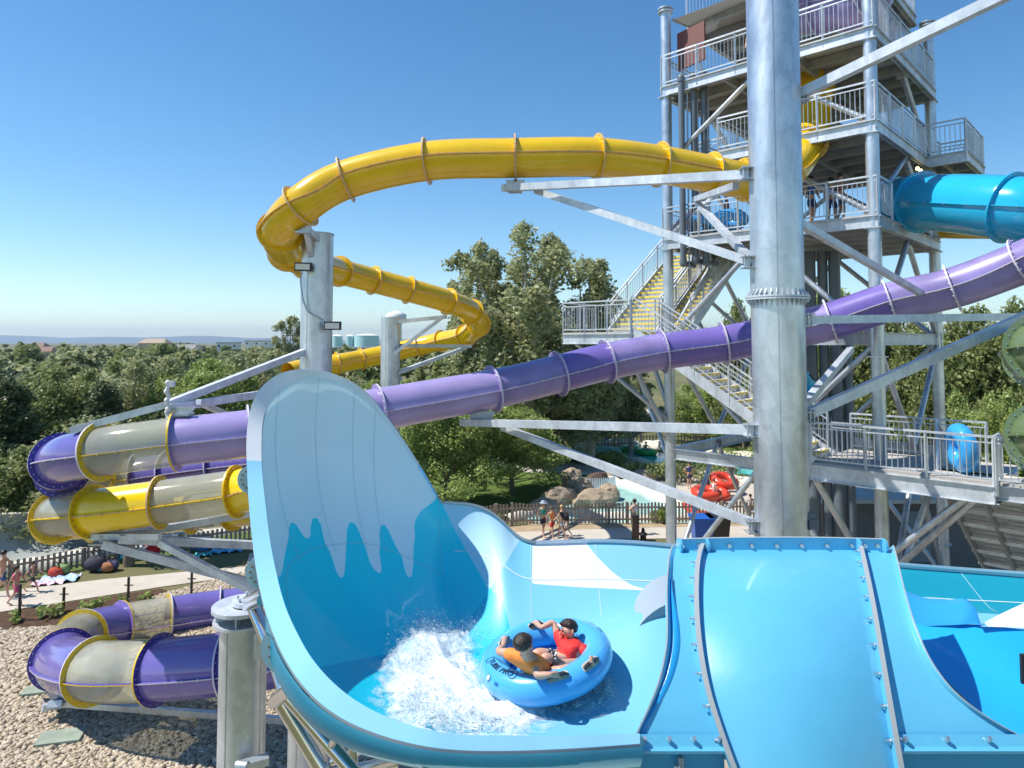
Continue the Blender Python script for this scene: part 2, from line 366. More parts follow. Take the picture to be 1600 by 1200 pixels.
# lugs on the left rim
for px, py, r_ in ((381, 757, .15), (392, 897, .16), (433, 1030, .24)):
    i = idx_of(px, py); mb = MB(); c = outer[i]+Vector((.02, .10, -.0))+(outer[i]-inner[i]).normalized()*.02
    od = (outer[i]-inner[i]).normalized(); nd = Vector((.0, -1, .0)); od = (od-nd*od.dot(nd)).normalized(); td = nd.cross(od); c = outer[i]+Vector((0, .10, 0))+od*.005
    A = [c+(od*math.cos(a)*r_*.95+td*math.sin(a)*r_) for a in [R(-90+180*q/20) for q in range(21)]]; B = [a+Vector((0, .025, 0)) for a in A]
    mb.add(A, [tuple(range(21))], 0); mb.add(B, [tuple(range(20, -1, -1))], 0); mb.grid([[a, b] for a, b in zip(A, B)], 0, sm=False)
    for q in range(5): a = R(-62+31*q); p = c+(od*math.cos(a)+td*math.sin(a))*r_*.66; mb.cyl(p, p-Vector((0, .012, 0)), .010, n=8, m=1)
    mb.build('flange_lug', [LUG, BOLTD], bowl)

# ---- tunnel over the lane
YA, ZA, RA = 7.3, 4.85, 2.0
def cylpt(px, ph, off=0):     # point on the tunnel arch at screen column px for arch angle ph
    y = YA-(RA+off)*math.cos(ph); z = ZA+(RA+off)*math.sin(ph)
    zz = z-CAMZ; fw = y*cp+zz*sp; return Vector(((px-800)/F*fw, y, z))
def pyof(ph): return PX(Vector((0, YA-RA*math.cos(ph), ZA+RA*math.sin(ph))))[1]
def icurve(c, y):
    c = sorted(c, key=lambda q: q[1])
    if y <= c[0][1]: return c[0][0]
    for (x0, y0), (x1, y1) in zip(c, c[1:]):
        if y <= y1: t = (y-y0)/(y1-y0); return x0+(x1-x0)*t
    (x0, y0), (x1, y1) = c[-2], c[-1]; return x1+(x1-x0)/(y1-y0)*(y-y1)
def dens(pts, n=8):
    s_ = spline([Vector((x, y, 0)) for x, y in pts], n); return [(p.x, p.y) for p in s_]
Lrib = dens([(1106,846),(1094,870),(1088,905),(1087,960),(1092,1020),(1103,1080),(1120,1135),(1140,1190),(1160,1240)])
Rrib = dens([(1340,838),(1350,890),(1361,950),(1372,1020),(1383,1090),(1393,1150),(1403,1210),(1410,1260)])
Ledge = dens([(1058,850),(1051,880),(1048,930),(1049,985),(1047,1020),(1037,1065),(1020,1108),(1004,1142),(1000,1155)])
Redge = dens([(1386,838),(1396,880),(1407,930),(1424,985),(1450,1040),(1490,1088),(1550,1130),(1620,1165),(1680,1190)])
PH0, PHM, PH1 = R(88), R(28.5), R(-12)
def arch(ca, cb, ph0, ph1, nph, nx, off=0, bulge=0):
    return [[cylpt(icurve(ca, pyof(ph))*(1-k/nx)+icurve(cb, pyof(ph))*k/nx, ph, off+bulge*(1-(2*k/nx-1)**2)*min(1, (R(88)-ph)/.8)) for k in range(nx+1)] for ph in [ph0+(ph1-ph0)*i/nph for i in range(nph+1)]]
mb = MB(); mb.grid(arch(Lrib, Rrib, PH0, PH1, 60, 18, .0, .17)); mb.grid(arch(Lrib, Rrib, PH0, PH1, 60, 18, -.03, .17)); mb.build('tunnel_cover', BLU, bowl)
mb = MB(); mb.grid(arch(Ledge, Lrib, PH0, PHM, 50, 6)); mb.grid(arch(Ledge, Lrib, PH0, PHM, 50, 6, -.03)); mb.build('tunnel_mouth', BLU, bowl)
mb = MB(); mb.grid(arch(Rrib, Redge, PH0, PHM, 50, 10)); mb.grid(arch(Rrib, Redge, PH0, PHM, 50, 10, -.03)); mb.build('tunnel_exit', BLU, bowl)
def rib(name, curve, ph0, ph1, hgt, side, wd=.022, bolts=True, dx=0):
    mb = MB(); A = []
    n = 60
    for i in range(n+1):
        ph = ph0+(ph1-ph0)*i/n; px = icurve(curve, pyof(ph)); a = cylpt(px, ph); b = cylpt(px, ph, hgt); 
        X = Vector((wd, 0, 0)); a.x += dx; b.x = a.x; A.append((a, b, X))
    mb.grid([[a-X, b-X] for a, b, X in A], 0, flip=True); mb.grid([[a+X, b+X] for a, b, X in A], 0)
    mb.grid([[b-X, b+X] for a, b, X in A], 1)
    if bolts:
        for i in range(3, n-2, 4):
            a, b, X = A[i]; c = (a*.45+b*.55); mb.cyl(c+X*side*.9, c+X*side*.9+Vector((.05*side, 0, 0)), .008, n=8, m=2)
            mb.cyl(c+X*side, c+X*side+Vector((.014*side, 0, 0)), .017, n=8, m=2)
    mb.build(name, [BLU, EDGEB, BOLT], bowl)
rib('cover_flange', Lrib, PH0, PH1, .075, -1); rib('cover_flange', Rrib, PH0, PH1, .075, -1)
# raised lips of both mouths
def lip(curve, ph1, sg, lift):
    mb = MB(); n = 50; P = []
    for i in range(n+1):
        ph = PH0+(ph1-PH0)*i/n; px = icurve(curve, pyof(ph)); a = cylpt(px, ph); b = cylpt(px, ph, lift*(.6+.8*math.sin(math.pi*i/n))); b.x += sg*.03
        P.append([a, b, b+Vector((sg*.012, 0, 0)), a+Vector((sg*.05, 0, -.02))])
    mb.grid(P, 0); mb.grid([[p[1]+Vector((0, 0, .002)), p[2]+Vector((0, 0, .002))] for p in P], 1)
    mb.build('mouth_lip', [BLU, EDGEB], bowl)
lip(Ledge, PHM, -1, .05); lip(Redge, PHM, 1, .05)
# inner curtain of left mouth, hanging behind lip
mb = MB(); n = 30; P = []
for i in range(n+1):
    ph = R(70)+(PHM-R(70))*i/n; px = icurve(Ledge, pyof(ph)); a = cylpt(px, ph); wv = .08*math.sin(math.pi*min(1, max(0, (i/n))))**1.2
    P.append([a+Vector((0, 0, .004)), a+Vector((wv*.5, .05*wv, .05)), a+Vector((wv, 0, .003))])
mb.grid(P); mb.build('mouth_fold', gel('blue_fold', (.02, .30, .66), .16), bowl)
# top flange with bolts
mb = MB(); xs = [1062+k*(1384-1062)/40 for k in range(41)]
A = []
for px in xs:
    a = cylpt(px, R(86)); top = .135-.02*abs((px-1220)/160)**2
    A.append([a, a+Vector((0, -.005, top)), a+Vector((0, .03, top)), a+Vector((0, .03, 0))])
mb.grid([[q[0], q[1]] for q in A], 0, sm=False); mb.grid([[q[1], q[2]] for q in A], 1, sm=False); mb.grid([[q[2], q[3]] for q in A], 0, sm=False)
for px in (1066, 1092, 1104, 1139, 1174, 1213, 1252, 1291, 1330, 1350, 1370):
    a = cylpt(px, R(86))+Vector((0, -.01, .05)); mb.cyl(a, a+Vector((0, -.05, 0)), .009, n=8, m=2); mb.cyl(a, a+Vector((0, -.02, 0)), .02, n=8, m=2)
mb.build('top_flange', [BLU, EDGEB, BOLT], bowl)
mb = MB()
for px in (1062, 1104, 1340, 1380):
    a = cylpt(px, R(86)); mb = MB(); mb.lathe(a+Vector((0, .0, .05)), [(0, -.012), (.075, -.012), (.075, .012), (0, .012)], 18, axis=(1, .1, 0), sm=False); mb.build('top_lug', BLU, bowl)
# bottom flanges of the mouths and vertical joints of the outer wall
def lowflange(ca, cb, name):
    mb = MB(); n = 14; P = []
    for k in range(n+1):
        px = icurve(ca, pyof(PHM))*(1-k/n)+icurve(cb, pyof(PHM))*k/n; a = cylpt(px, PHM, .0); P.append([a+Vector((0, .01, .09)), a+Vector((0, -.035, .02)), a+Vector((0, -.06, .0)), a+Vector((0, -.06, -.022)), a+Vector((0, .0, -.03))])
        if k % 4 == 1: b = a+Vector((0, -.02, .055)); mb.cyl(b, b+Vector((0, -.02, .035)), .016, n=8, m=2)
    mb.grid(P, 0, sm=False)
    for k in range(len(mb.F)):
        pass
    mb.build(name, [BLU, EDGEB, BOLT], bowl)
lowflange(Ledge, Lrib, 'lower_flange'); lowflange(Rrib, Redge, 'lower_flange')
OUTW = gel('outer_wall_blue', (.03, .32, .62), .25, .05, .03)
def outwall(xa, xb, curve_px, d=5.62):
    mb = MB(); P = []
    for k in range(25):
        px = xa+(xb-xa)*k/24; a = cylpt(px, R(27)); P.append([a+Vector((0, .05-.02*q+.03*q*q, -.02-.22*q)) for q in range(6)])
    mb.grid(P); return mb
outwall(1000, 1135, None).build('side_panel', OUTW, bowl); outwall(1395, 1750, None).build('side_panel', OUTW, bowl)
mb = MB()
for px, ph in ((1062, R(27)), (1066, R(27))):
    a = cylpt(px, ph)+Vector((0, .03, -.03)); mb.beam(a, a+Vector((0.06, -.03, -1.0)), .018, .06, 0, (0, 1, 0))
    for k in range(6): q = a+Vector((0.01*k-.02, -.035, -.06-.13*k)); mb.cyl(q, q+Vector((-.03, 0, 0)), .012, n=8, m=1)
mb.build('vertical_joint', [EDGEB, BOLT], bowl)
i = idx_of(660, 1165); a = outer[i]; mb = MB(); mb.beam(a+Vector((0, .02, -.03)), a+Vector((.03, .12, -.9)), .02, .05, 0, (0, 1, 0)); mb.build('vertical_joint', EDGEB, bowl)
# grey arched mouth behind the ridge and pieces of the exit side
mb = MB(); n = 30
def arcp(a, b, y, q): an = math.pi*(-.1+1.2*q/n); return Vector((2.06-a*math.cos(an), y+.12*math.sin(an), 5.62+b*math.sin(an)))
mb.grid([[arcp(.74, .52, 7.62, q), arcp(.62, .42, 7.64, q)] for q in range(n+1)], 0)
mb.grid([[arcp(.62, .42, 7.64, q), arcp(.60, .40, 8.3, q)] for q in range(n+1)], 1); mb.grid([[arcp(.74, .52, 7.62, q), arcp(.70, .49, 8.6, q)] for q in range(n+1)], 0)
mb.grid([[arcp(.61, .41, 7.9, q), Vector((2.06, 7.95, 5.55))] for q in range(n+1)], 1)
mb.build('arched_mouth', [mat('grey_flange', (.30, .36, .42), .5), WHT], bowl)
# exit-side raised guard and white fillet on the right
mb = MB(); top = spline([W(1405, 922, 7.7), W(1440, 938, 7.6), W(1480, 943, 7.5), W(1512, 942, 7.45), W(1526, 955, 7.4), W(1530, 974, 7.35)], 6)
low = spline([W(1408, 975, 7.55), W(1440, 978, 7.45), W(1480, 977, 7.35), W(1500, 976, 7.3), W(1520, 975, 7.28), W(1532, 977, 7.25)], 6)
mb.grid([[a, a*.5+b*.5+Vector((0, -.04, .0)), b] for a, b in zip(top, low)]); mb.grid([[a, a+Vector((.03, .09, .01))] for a in top], 0)
mb.build('exit_guard', gel('mid_blue', (.035, .33, .72), .18), bowl)
mb = MB(); P = []
for k in range(13):
    t = k/12; P.append([W(1532+130*t, 976-60*t**.9, 7.55), W(1532+130*t, 979+3*t, 7.2)])
mb.grid(P); mb.build('exit_fillet', WHT, bowl)
mb = MB(); A = spline([W(1395, 965, 7.6), W(1450, 975, 7.45), W(1530, 976, 7.3), W(1620, 985, 7.2), W(1760, 990, 7.1)], 8); B = [Vector((a.x+.1, 5.75, 5.62)) for a in A]
mb.grid([[a*(1-t)+b*t+Vector((0, 0, -.10*math.sin(math.pi*t))) for t in [q/10 for q in range(11)]] for a, b in zip(A, B)])
mb.build('exit_channel', gel('exit_blue', (.02, .36, .74), .14), bowl)
mb = MB(); c = W(1597, 1045, 6.3); mb.box(c+Vector((.06, 0, 0)), (.14, .03, .26)); mb.box(c+Vector((.07, -.02, 0)), (.10, .01, .20), m=1); mb.build('sensor_box', [BLACK, mat('sensor_face', (.5, .52, .55), .4)], bowl)

# ================================================================== TUBE SLIDES
def tube_slide(root, keys, D, secs, ribs=True, flange_h=.11, seg=30, nb=22, ex=0):
    """keys: survey points (px,py,depth); secs: per interval (tube mat, flange mat at its start, edge mat, bolt mat)"""
    P = spline([W(*k) for k in keys], 10); N = len(P); r0 = D/2
    fr = []
    for i, p in enumerate(P):
        t = (P[min(N-1, i+1)]-P[max(0, i-1)]).normalized(); sd = t.cross(Vector((0, 0, 1))).normalized(); up = sd.cross(t)
        fr.append((p, t, sd, up))
    def ring(f, r_): return [f[0]+f[2]*(r_*math.cos(2*math.pi*k/seg))+f[3]*(r_*math.sin(2*math.pi*k/seg)) for k in range(seg)]
    for s_ in range(len(keys)-1):
        tm, fm, em, bm = secs[s_] if s_ < len(secs) else secs[-1]
        i0, i1 = s_*10, min(N-1, s_*10+10)
        if tm is not None:
            mb = MB(); rg = [ring(fr[i], r0) for i in range(i0, i1+1)]
            V = [v for q in rg for v in q]
            mb.add(V, [(i*seg+k, i*seg+(k+1) % seg, (i+1)*seg+(k+1) % seg, (i+1)*seg+k) for i in range(len(rg)-1) for k in range(seg)], 0, True)
            o = mb.build('clear_section' if tm is CLR else 'tube_section', tm, root)
            for sg in (-1, 1):
                mb = MB()
                for i in range(i0, i1):
                    a, b = fr[i], fr[i+1]; q = .065
                    A = [a[0]+a[2]*sg*(r0-.01)+a[3]*.012, a[0]+a[2]*sg*(r0+q)+a[3]*.012, a[0]+a[2]*sg*(r0+q)-a[3]*.012, a[0]+a[2]*sg*(r0-.01)-a[3]*.012]
                    B = [b[0]+b[2]*sg*(r0-.01)+b[3]*.012, b[0]+b[2]*sg*(r0+q)+b[3]*.012, b[0]+b[2]*sg*(r0+q)-b[3]*.012, b[0]+b[2]*sg*(r0-.01)-b[3]*.012]
                    mb.add(A+B, [(0,1,5,4),(2,3,7,6)], 0); mb.add(A+B, [(1,2,6,5)], 1)
                    if i % 2 == 0: c = a[0]+a[2]*sg*(r0+q*.55); mb.cyl(c+a[3]*.03, c-a[3]*.035, .011, n=6, m=2)
                mb.build('seam_rib', [fm if tm is CLR else tm, em, bm], root)
        if fm is not None:
            mb = MB(); f = fr[i0]; ro = r0+flange_h
            for off in (-.02, .02):
                a = [v+f[1]*off for v in ring(f, r0-.005)]; b = [v+f[1]*off for v in ring(f, ro)]
                Fc = [(k, (k+1) % seg, seg+(k+1) % seg, seg+k) for k in range(seg)]
                mb.add(a+b, Fc, 0)
            a = [v-f[1]*.02 for v in ring(f, ro)]; b = [v+f[1]*.02 for v in ring(f, ro)]
            mb.add(a+b, [(k, (k+1) % seg, seg+(k+1) % seg, seg+k) for k in range(seg)], 1, True)
            for k in range(nb):
                an = 2*math.pi*(k+.5)/nb; c = f[0]+(f[2]*math.cos(an)+f[3]*math.sin(an))*(r0+flange_h*.5)
                mb.cyl(c-f[1]*.038, c+f[1]*.038, .013, n=6, m=2)
            mb.build('flange', [fm, em, bm], root)
    return P
Y_ = (YEL, YEL, YEDGE, BOLTD)
k = [(1262,110,22.5),(1268,170,21.8),(1262,225,20.8),(1225,272,19.6),(1165,281,18.7),(1110,272,18.2),(1030,257,17.8),(933,246,17.2),(805,247,17),(667,252,17.2),(540,281,17.3),(470,322,17.1),(438,362,17.9),(450,393,20),(480,410,23),(530,424,26),(583,438,27.5),(638,453,28.3),(700,471,29.5),(736,487,31),(748,507,33),(728,524,35),(690,533,36.5),(655,541,37),(612,551,37),(565,561,36.5),(527,568,35.5),(480,575,35),(450,582,34)]
ys = thing('yellow_tube_slide', 'long enclosed yellow tube slide winding high across the sky', 'water slide', W(*k[8]))
tube_slide(ys, k, 1.0, [Y_]*30)
PURM = gel('indigo_violet_fiberglass', (.17, .125, .42), .3, .12); PM = (PURM, PUR, PEDGE, BOLT); P1 = (PUR, PUR, PEDGE, BOLT); P2 = (PURL, PURL, PEDGE, BOLT)
k = [(1740,350,14.3),(1597,410,15.8),(1488,450,16.7),(1390,472,17.4),(1297,502,18),(1212,521,18.5),(1131,537,18.8),(1035,549,18.8),(948,565,18.5),(872,584,18),(770,608,17.3),(592,640,16),(480,662,15.2),(390,677,14.6),(275,690,14.2),(158,706,14.1),(96,720,14.9),(98,738,16.8),(150,748,18.6),(210,744,19.1),(266,737,19),(343,727,18.6),(440,716,18)]
ps = thing('purple_tube_slide', 'long purple tube slide crossing behind the galvanized columns with a clear section at left', 'water slide', W(*k[9]))
C_ = (CLR, YFL, YFL, BOLT); PD = (PURD, PFL, PEDGE, BOLT)
tube_slide(ps, k, 1.0, [P1, P1, P1, PM, P1, PM, PM, P1]+[PM, P1, P2, P2, P2, P2, (CLR, PURL, YFL, BOLT), (PURD, YFL, PEDGE, BOLT), (PURD, PFL, PEDGE, BOLT), (CLR, PFL, YFL, BOLT), C_, (PURD, YFL, PEDGE, BOLT), PD, PD])
k = [(470,752,15),(420,760,15.5),(370,768,15.9),(250,785,15.8),(145,799,15.9),(90,806,16.7),(88,813,18.0),(145,812,19.2),(220,808,19.8),(300,801,20),(365,795,19.6),(440,788,19)]
ls = thing('yellow_tube_slide', 'short yellow and clear tube slide loop below the purple tube at left', 'water slide', W(*k[3]))
YB = (YELB, YFL, YEDGE, BOLTD); CY_ = (CLR, YFL, YFL, BOLTD)
tube_slide(ls, k, 1.0, [YB, YB, CY_, YB, CY_, YB, YB, CY_, YB, CY_, YB])
k = [(x+8, y, d*1.28) for x, y, d in [(470,1018,12),(350,1036,11.9),(240,1046,12.1),(140,1048,12.6),(90,1030,13.9),(118,995,15.4),(180,979,16.4),(255,966,17.1),(336,954,17.7),(420,945,18)]]
gs = thing('purple_tube_slide', 'purple and clear tube slide loop just above the gravel', 'water slide', W(*k[2]))
tube_slide(gs, k, 1.28, [PD, PD, (CLR, PFL, YFL, BOLT), (PURD, YFL, PEDGE, BOLT), (CLR, PFL, YFL, BOLT), (PURD, YFL, PEDGE, BOLT), (CLR, PFLL, YFL, BOLT), (PURD, YFL, PEDGE, BOLT), PD])
# turquoise tube leaving the tower, its yellow neighbour, olive tubes at the right edge
k = [(1400,322,21.5),(1440,316,20.3),(1578,325,17.5),(1700,350,16.5)]
ts = thing('blue_tube_slide', 'wide turquoise tube slide leaving the tower to the right', 'water slide', W(*k[2])); TQ = (TEAL, TEAL, TEAL, BOLT)
tube_slide(ts, k, 1.65, [TQ]*4)
k = [(1400,342,24.5),(1470,350,24),(1560,350,22.5),(1660,352,22)]
tt = thing('yellow_tube_slide', 'shaded yellow tube slide half hidden behind the turquoise tube', 'water slide', W(*k[1]))
tube_slide(tt, k, 1.0, [Y_]*4)
k = [(1640,500,11.5),(1618,548,12),(1680,600,13)]
for kk, lb in (([(1700,530,10.8),(1630,545,11.5),(1622,560,13),(1700,570,15)], 'upper of two olive green tubes at the right edge'), ([(1700,670,10.8),(1633,683,11.6),(1628,695,13),(1700,700,15)], 'lower of two olive green tubes at the right edge')):
    g_ = thing('green_tube_slide', lb, 'water slide', W(*kk[1]), 'olive tubes at the right edge'); GQ = (GRN, GRN, GRN, BOLT)
    tube_slide(g_, kk, .95, [GQ]*4, seg=28)

# ================================================================== SUPPORT COLUMNS
def column(name, label, px, d, dia, ztop, cap=True, group='galvanized slide support columns', zbase=0.0, flange_py=None, seamx=True):
    c = W(px, 540, d); c.z = 0
    t = thing(name, label, 'column', c, group)
    mb = MB(); mb.cyl(c+Vector((0, 0, zbase)), c+Vector((0, 0, ztop)), dia/2, n=48)
    mb.build('post', GALVP, t)
    mb = MB()
    for an in (-.35, 1.2): 
        q = c+Vector((math.sin(an)*dia*.5, -math.cos(an)*dia*.5, 0)); mb.beam(q+Vector((0, 0, .1)), q+Vector((0, 0, ztop-.02)), .012, .012)
    mb.build('weld_seam', GALV, t)
    mb = MB(); mb.cyl(c, c+Vector((0, 0, .06)), dia*.8, n=24); mb.cyl(c-Vector((0, 0, .3)), c-Vector((0, 0, -.03)), dia*1.1, n=24); mb.build('base_plate', GALV, t)
    if flange_py:
        z = W(px, flange_py, d).z; mb = MB()
        for s_ in (-1, 1):
            mb.lathe(c+Vector((0, 0, z)), [(dia/2, s_*.005), (dia*.61, s_*.005), (dia*.61, s_*.035), (dia/2, s_*.035)], 48, sm=False)
            for k in range(32):
                an = 2*math.pi*k/32; e = Vector((math.cos(an), math.sin(an), 0)); q = c+Vector((0, 0, z+s_*.03))
                p1 = q+e*dia*.49; p2 = q+e*dia*.585; p3 = q+e*dia*.49+Vector((0, 0, s_*.14)); tn = Vector((-e.y, e.x, 0))*.008
                mb.add([p1-tn, p2-tn, p3-tn, p1+tn, p2+tn, p3+tn], [(0,1,2),(5,4,3),(1,4,5,2)], 0)
                b = q+e*dia*.562; mb.cyl(b-Vector((0, 0, .0)), b+Vector((0, 0, s_*.05)), .014, n=6)
        mb.build('splice_flange', GALVL, t)
    return t, c
def arm(t, a, b, w_=.16, h_=None, name='arm', m=None):
    mb = MB(); mb.beam(a, b, w_, h_ or w_); mb.build(name, m or GALVL, t)
big, bc = column('support_column', 'thick tall galvanized column with a bolted splice flange at mid height', 1216, 12.2, .90, 16.5, flange_py=466)
def onbig(py, px=None): return Vector((bc.x, bc.y, 0))+Vector((-.40 if px is None else px, .05, W(1216, py, 12.2).z))
ya = W(805, 292, 17.0); arm(big, onbig(272), W(787, 294, 17.05), .17, .17, 'arm'); arm(big, onbig(410), W(838, 298, 16.75), .15, .15, 'brace')
arm(big, W(1150, 290, 12.9), W(1085, 312, 17.6), .13, .13, 'brace'); arm(big, W(1090, 318, 17.6), onbig(410), .13, .13, 'brace')
arm(big, onbig(672), W(722, 660, 17.3), .17, .17, 'arm'); arm(big, onbig(822), W(785, 667, 16.8), .15, .15, 'brace')
arm(big, onbig(150, .4), W(1700, -70, 9.6), .17, .17, 'arm'); arm(big, onbig(500, .4), W(1640, 494, 15), .15, .15, 'arm')
arm(big, onbig(652, .4), W(1640, 478, 12.5), .17, .17, 'arm'); arm(big, onbig(640, .4), W(1330, 545, 17.6), .14, .14, 'brace')
arm(big, onbig(345, .4), W(1450, 465, 17), .13, .13, 'brace')
mb = MB()
for py, sx in ((272, -1), (410, -1), (672, -1), (822, -1), (150, 1), (500, 1), (652, 1)):
    z = W(1216, py, 12.2).z
    for dz in (-.1, .1): mb.box(Vector((bc.x+sx*.50, bc.y+.0, z+dz)), (.26, .26, .018))
    for k in range(2): mb.cyl(Vector((bc.x+sx*(.52+.07*k), bc.y-.06, z-.13)), Vector((bc.x+sx*(.52+.07*k), bc.y-.06, z+.14)), .018, n=8)
mb.build('arm_bracket', GALV, big)
lc, lcc = column('support_column', 'galvanized column with two floodlights carrying the left bend of the yellow tube', 494, 18.4, .84, W(494, 366, 18.4).z)
mb = MB(); mb.lathe(lcc+Vector((0, 0, W(494, 366, 18.4).z)), [(.44, -.02), (.44, .01), (0, .012)], 30, sm=False); mb.build('cap', GALV, lc)
arm(lc, W(472, 353, 17.3), W(500, 378, 18.2), .18, .16); arm(lc, W(478, 360, 17.4), W(488, 405, 18.1), .12, .12, 'brace')
arm(lc, W(474, 550, 18.1), W(262, 632, 14.4), .16, .16); arm(lc, W(262, 632, 14.4), W(112, 672, 14.0), .18, .14); arm(lc, W(262, 638, 14.3), W(400, 617, 16.5), .16, .16); arm(lc, W(310, 628, 14.8), W(370, 655, 16.8), .12, .12, 'brace')
arm(lc, W(400, 617, 16.5), W(474, 612, 18.2), .16, .16)
mb = MB()   # saddles under flanges
def saddle(mb, px, py, d, w_=.5, h_=.28): 
    c = W(px, py, d); mb.box(c-Vector((0, 0, h_*.9)), (w_*.7, w_*.5, .04)); mb.add([c+Vector((-w_/2, 0, .05)), c+Vector((w_/2, 0, .05)), c+Vector((w_*.3, 0, -h_*.9)), c+Vector((-w_*.3, 0, -h_*.9)), c+Vector((-w_/2, .04, .05)), c+Vector((w_/2, .04, .05)), c+Vector((w_*.3, .04, -h_*.9)), c+Vector((-w_*.3, .04, -h_*.9))], [(3,2,1,0),(4,5,6,7),(0,1,5,4),(1,2,6,5),(2,3,7,6),(3,0,4,7)])
saddle(mb, 474, 348, 17.1); mb.build('saddle', GALV, lc)
mb = MB(); saddle(mb, 805, 284, 17.0); saddle(mb, 752, 646, 17.2, .7, .3); mb.build('saddle', GALV, big)
mb = MB(); saddle(mb, 283, 640, 14.2, .6, .1); mb.build('saddle', GALV, lc)
def floodlight(px, py, d, label, lx):
    c = W(px, py, d); t = thing('floodlight', label, 'floodlight', c, 'floodlights on the left column')
    mb = MB(); mb.box(c, (.44, .14, .22), .2); mb.box(c+Vector((lx, .25, -.02)), (.06, .5, .06)); mb.build('housing', BLACK, t)
    mb = MB(); mb.box(c+Vector((0, -.075, -.005)), (.36, .02, .15), .2); mb.build('lens', mat('lens', (.75, .72, .62), .2), t)
floodlight(474, 417, 17.8, 'black floodlight on the left column just below the yellow bend', .2)
floodlight(520, 509, 17.8, 'black floodlight sticking out from the left column lower down', -.2)
mb = MB(); pts = spline([W(472, 425, 17.85), W(470, 445, 17.9), W(480, 485, 17.92), W(505, 500, 17.95), W(508, 520, 17.95)], 8)
for a, b in zip(pts, pts[1:]): mb.cyl(a, b, .018, n=6)
mb.build('cable', mat('grey_cable', (.4, .42, .44), .5), lc)
rc, rcc = column('support_column', 'smaller distant galvanized column carrying the far bend of the yellow tube', 610, 30, .84, W(610, 496, 30).z)
arm(rc, W(618, 503, 29.8), W(698, 495, 29.6), .16); arm(rc, W(615, 553, 29.7), W(690, 497, 29.6), .14, name='brace'); arm(rc, W(620, 583, 29.8), W(728, 543, 34.5), .16, name='brace'); arm(rc, W(625, 540, 30), W(735, 541, 34.6), .16)
# near column under the wave wall
nc, ncc = column('support_column', 'stout near column with disc plates under the left rim of the wave slide', 389, 9.6, .62, W(384, 968, 9.6).z, group='columns under the wave slide')
zt = W(384, 968, 9.6).z; mb = MB()
mb.lathe(ncc+Vector((0, 0, zt)), [(.0, -.02), (.40, -.02), (.40, .02), (.0, .02)], 40, sm=False)
mb.lathe(ncc+Vector((0, 0, zt+.19)), [(.0, -.03), (.42, -.03), (.42, .02), (.0, .02)], 40, sm=False)
mb.lathe(ncc+Vector((.06, 0, zt+.26)), [(.0, -.03), (.22, -.03), (.22, .02), (.0, .02)], 30, sm=False)
for k in range(5): an = 1.2*k; e = Vector((math.cos(an), math.sin(an), 0)); mb.beam(ncc+Vector((0, 0, zt+.08))+e*.05, ncc+Vector((0, 0, zt+.08))+e*.36, .02, .17)
for k in range(6): an = 1.05*k; q = ncc+Vector((.06+.15*math.cos(an), .15*math.sin(an), zt+.27)); mb.cyl(q, q+Vector((0, 0, .06)), .022, n=6)
mb.build('head_plate', GALVL, nc)
mb = MB(); q = W(405, 1008, 9.28); mb.box(q, (.10, .12, .34)); q = W(398, 1192, 9.25); mb.box(q, (.34, .14, .10), .5); mb.cyl(q+Vector((-.2, -.1, .03)), q+Vector((-.05, -.12, .03)), .06); mb.build('bracket', GALV, nc)
n2, n2c = column('support_column', 'short stubby column standing in the gravel behind the near column', 492, 12.5, .74, W(492, 1085, 12.5).z, group='columns under the wave slide')
fr_ = thing('pipe_support', 'shiny stainless pipe frame under the left side of the wave slide', 'pipe frame', W(470, 1190, 8.0))
for a, b, r_ in (((398, 952, 8.7), (428, 1022, 8.0), .085), ((385, 938, 9.2), (412, 925, 7.6), .055), ((386, 948, 9.1), (410, 938, 7.6), .06), ((430, 1095, 7.7), (455, 1075, 7.4), .075), ((425, 1100, 7.8), (450, 1082, 7.5), .05), ((452, 1090, 7.4), (560, 1215, 7.2), .075), ((440, 1098, 7.8), (510, 1215, 7.8), .085), ((455, 1085, 7.4), (480, 1080, 6.6), .05), ((515, 1170, 7.3), (535, 1130, 7.0), .045), ((400, 940, 9.0), (445, 1090, 7.7), .06),
                 ((552, 1160, 7.6), (551, 1215, 7.6), .055), ((520, 1190, 8.0), (590, 1160, 7.8), .05), ((560, 1205, 8.0), (640, 1180, 7.6), .05), ((500, 1215, 8.0), (620, 1190, 8.4), .07)):
    mb = MB(); mb.cyl(W(*a), W(*b), r_, n=20); mb.build('pipe', STAIN, fr_)
# beams below the yellow loop and under the low purple loop
bm = thing('support_arm', 'steel outrigger beams below the yellow and clear tube loop', 'steel beams', W(165, 850, 15.6))
for a, b, w_ in (((155, 843, 15.7), (405, 800, 17.5), .16), ((140, 838, 15.8), (250, 838, 15.6), .14), ((160, 850, 15.5), (410, 915, 17.0), .18), ((185, 842, 15.6), (410, 852, 17.2), .18), ((250, 848, 15.8), (415, 935, 15.5), .14)):
    mb = MB(); mb.beam(W(*a), W(*b), w_, w_); mb.build('beam', GALVL, bm)
mb = MB(); saddle(mb, 165, 832, 15.8, .8, .25); mb.build('saddle', DKST, bm)
b2 = thing('support_arm', 'long steel beam under the low purple loop above the gravel', 'steel beam', W(200, 1105, 15.8))
mb = MB(); mb.beam(W(85, 1100, 16.4), W(110, 1092, 17.2), .3, .14); mb.beam(W(66, 1106, 16.5), W(100, 1100, 16.8), .14, .14); mb.build('foot', GALVL, b2)
mb = MB(); mb.beam(W(90, 1098, 16.6), W(480, 1128, 15.6), .13, .13); mb.build('beam', GALV, b2)
mb = MB(); saddle(mb, 98, 1085, 16.8, .8, .22); mb.build('saddle', DKST, b2)
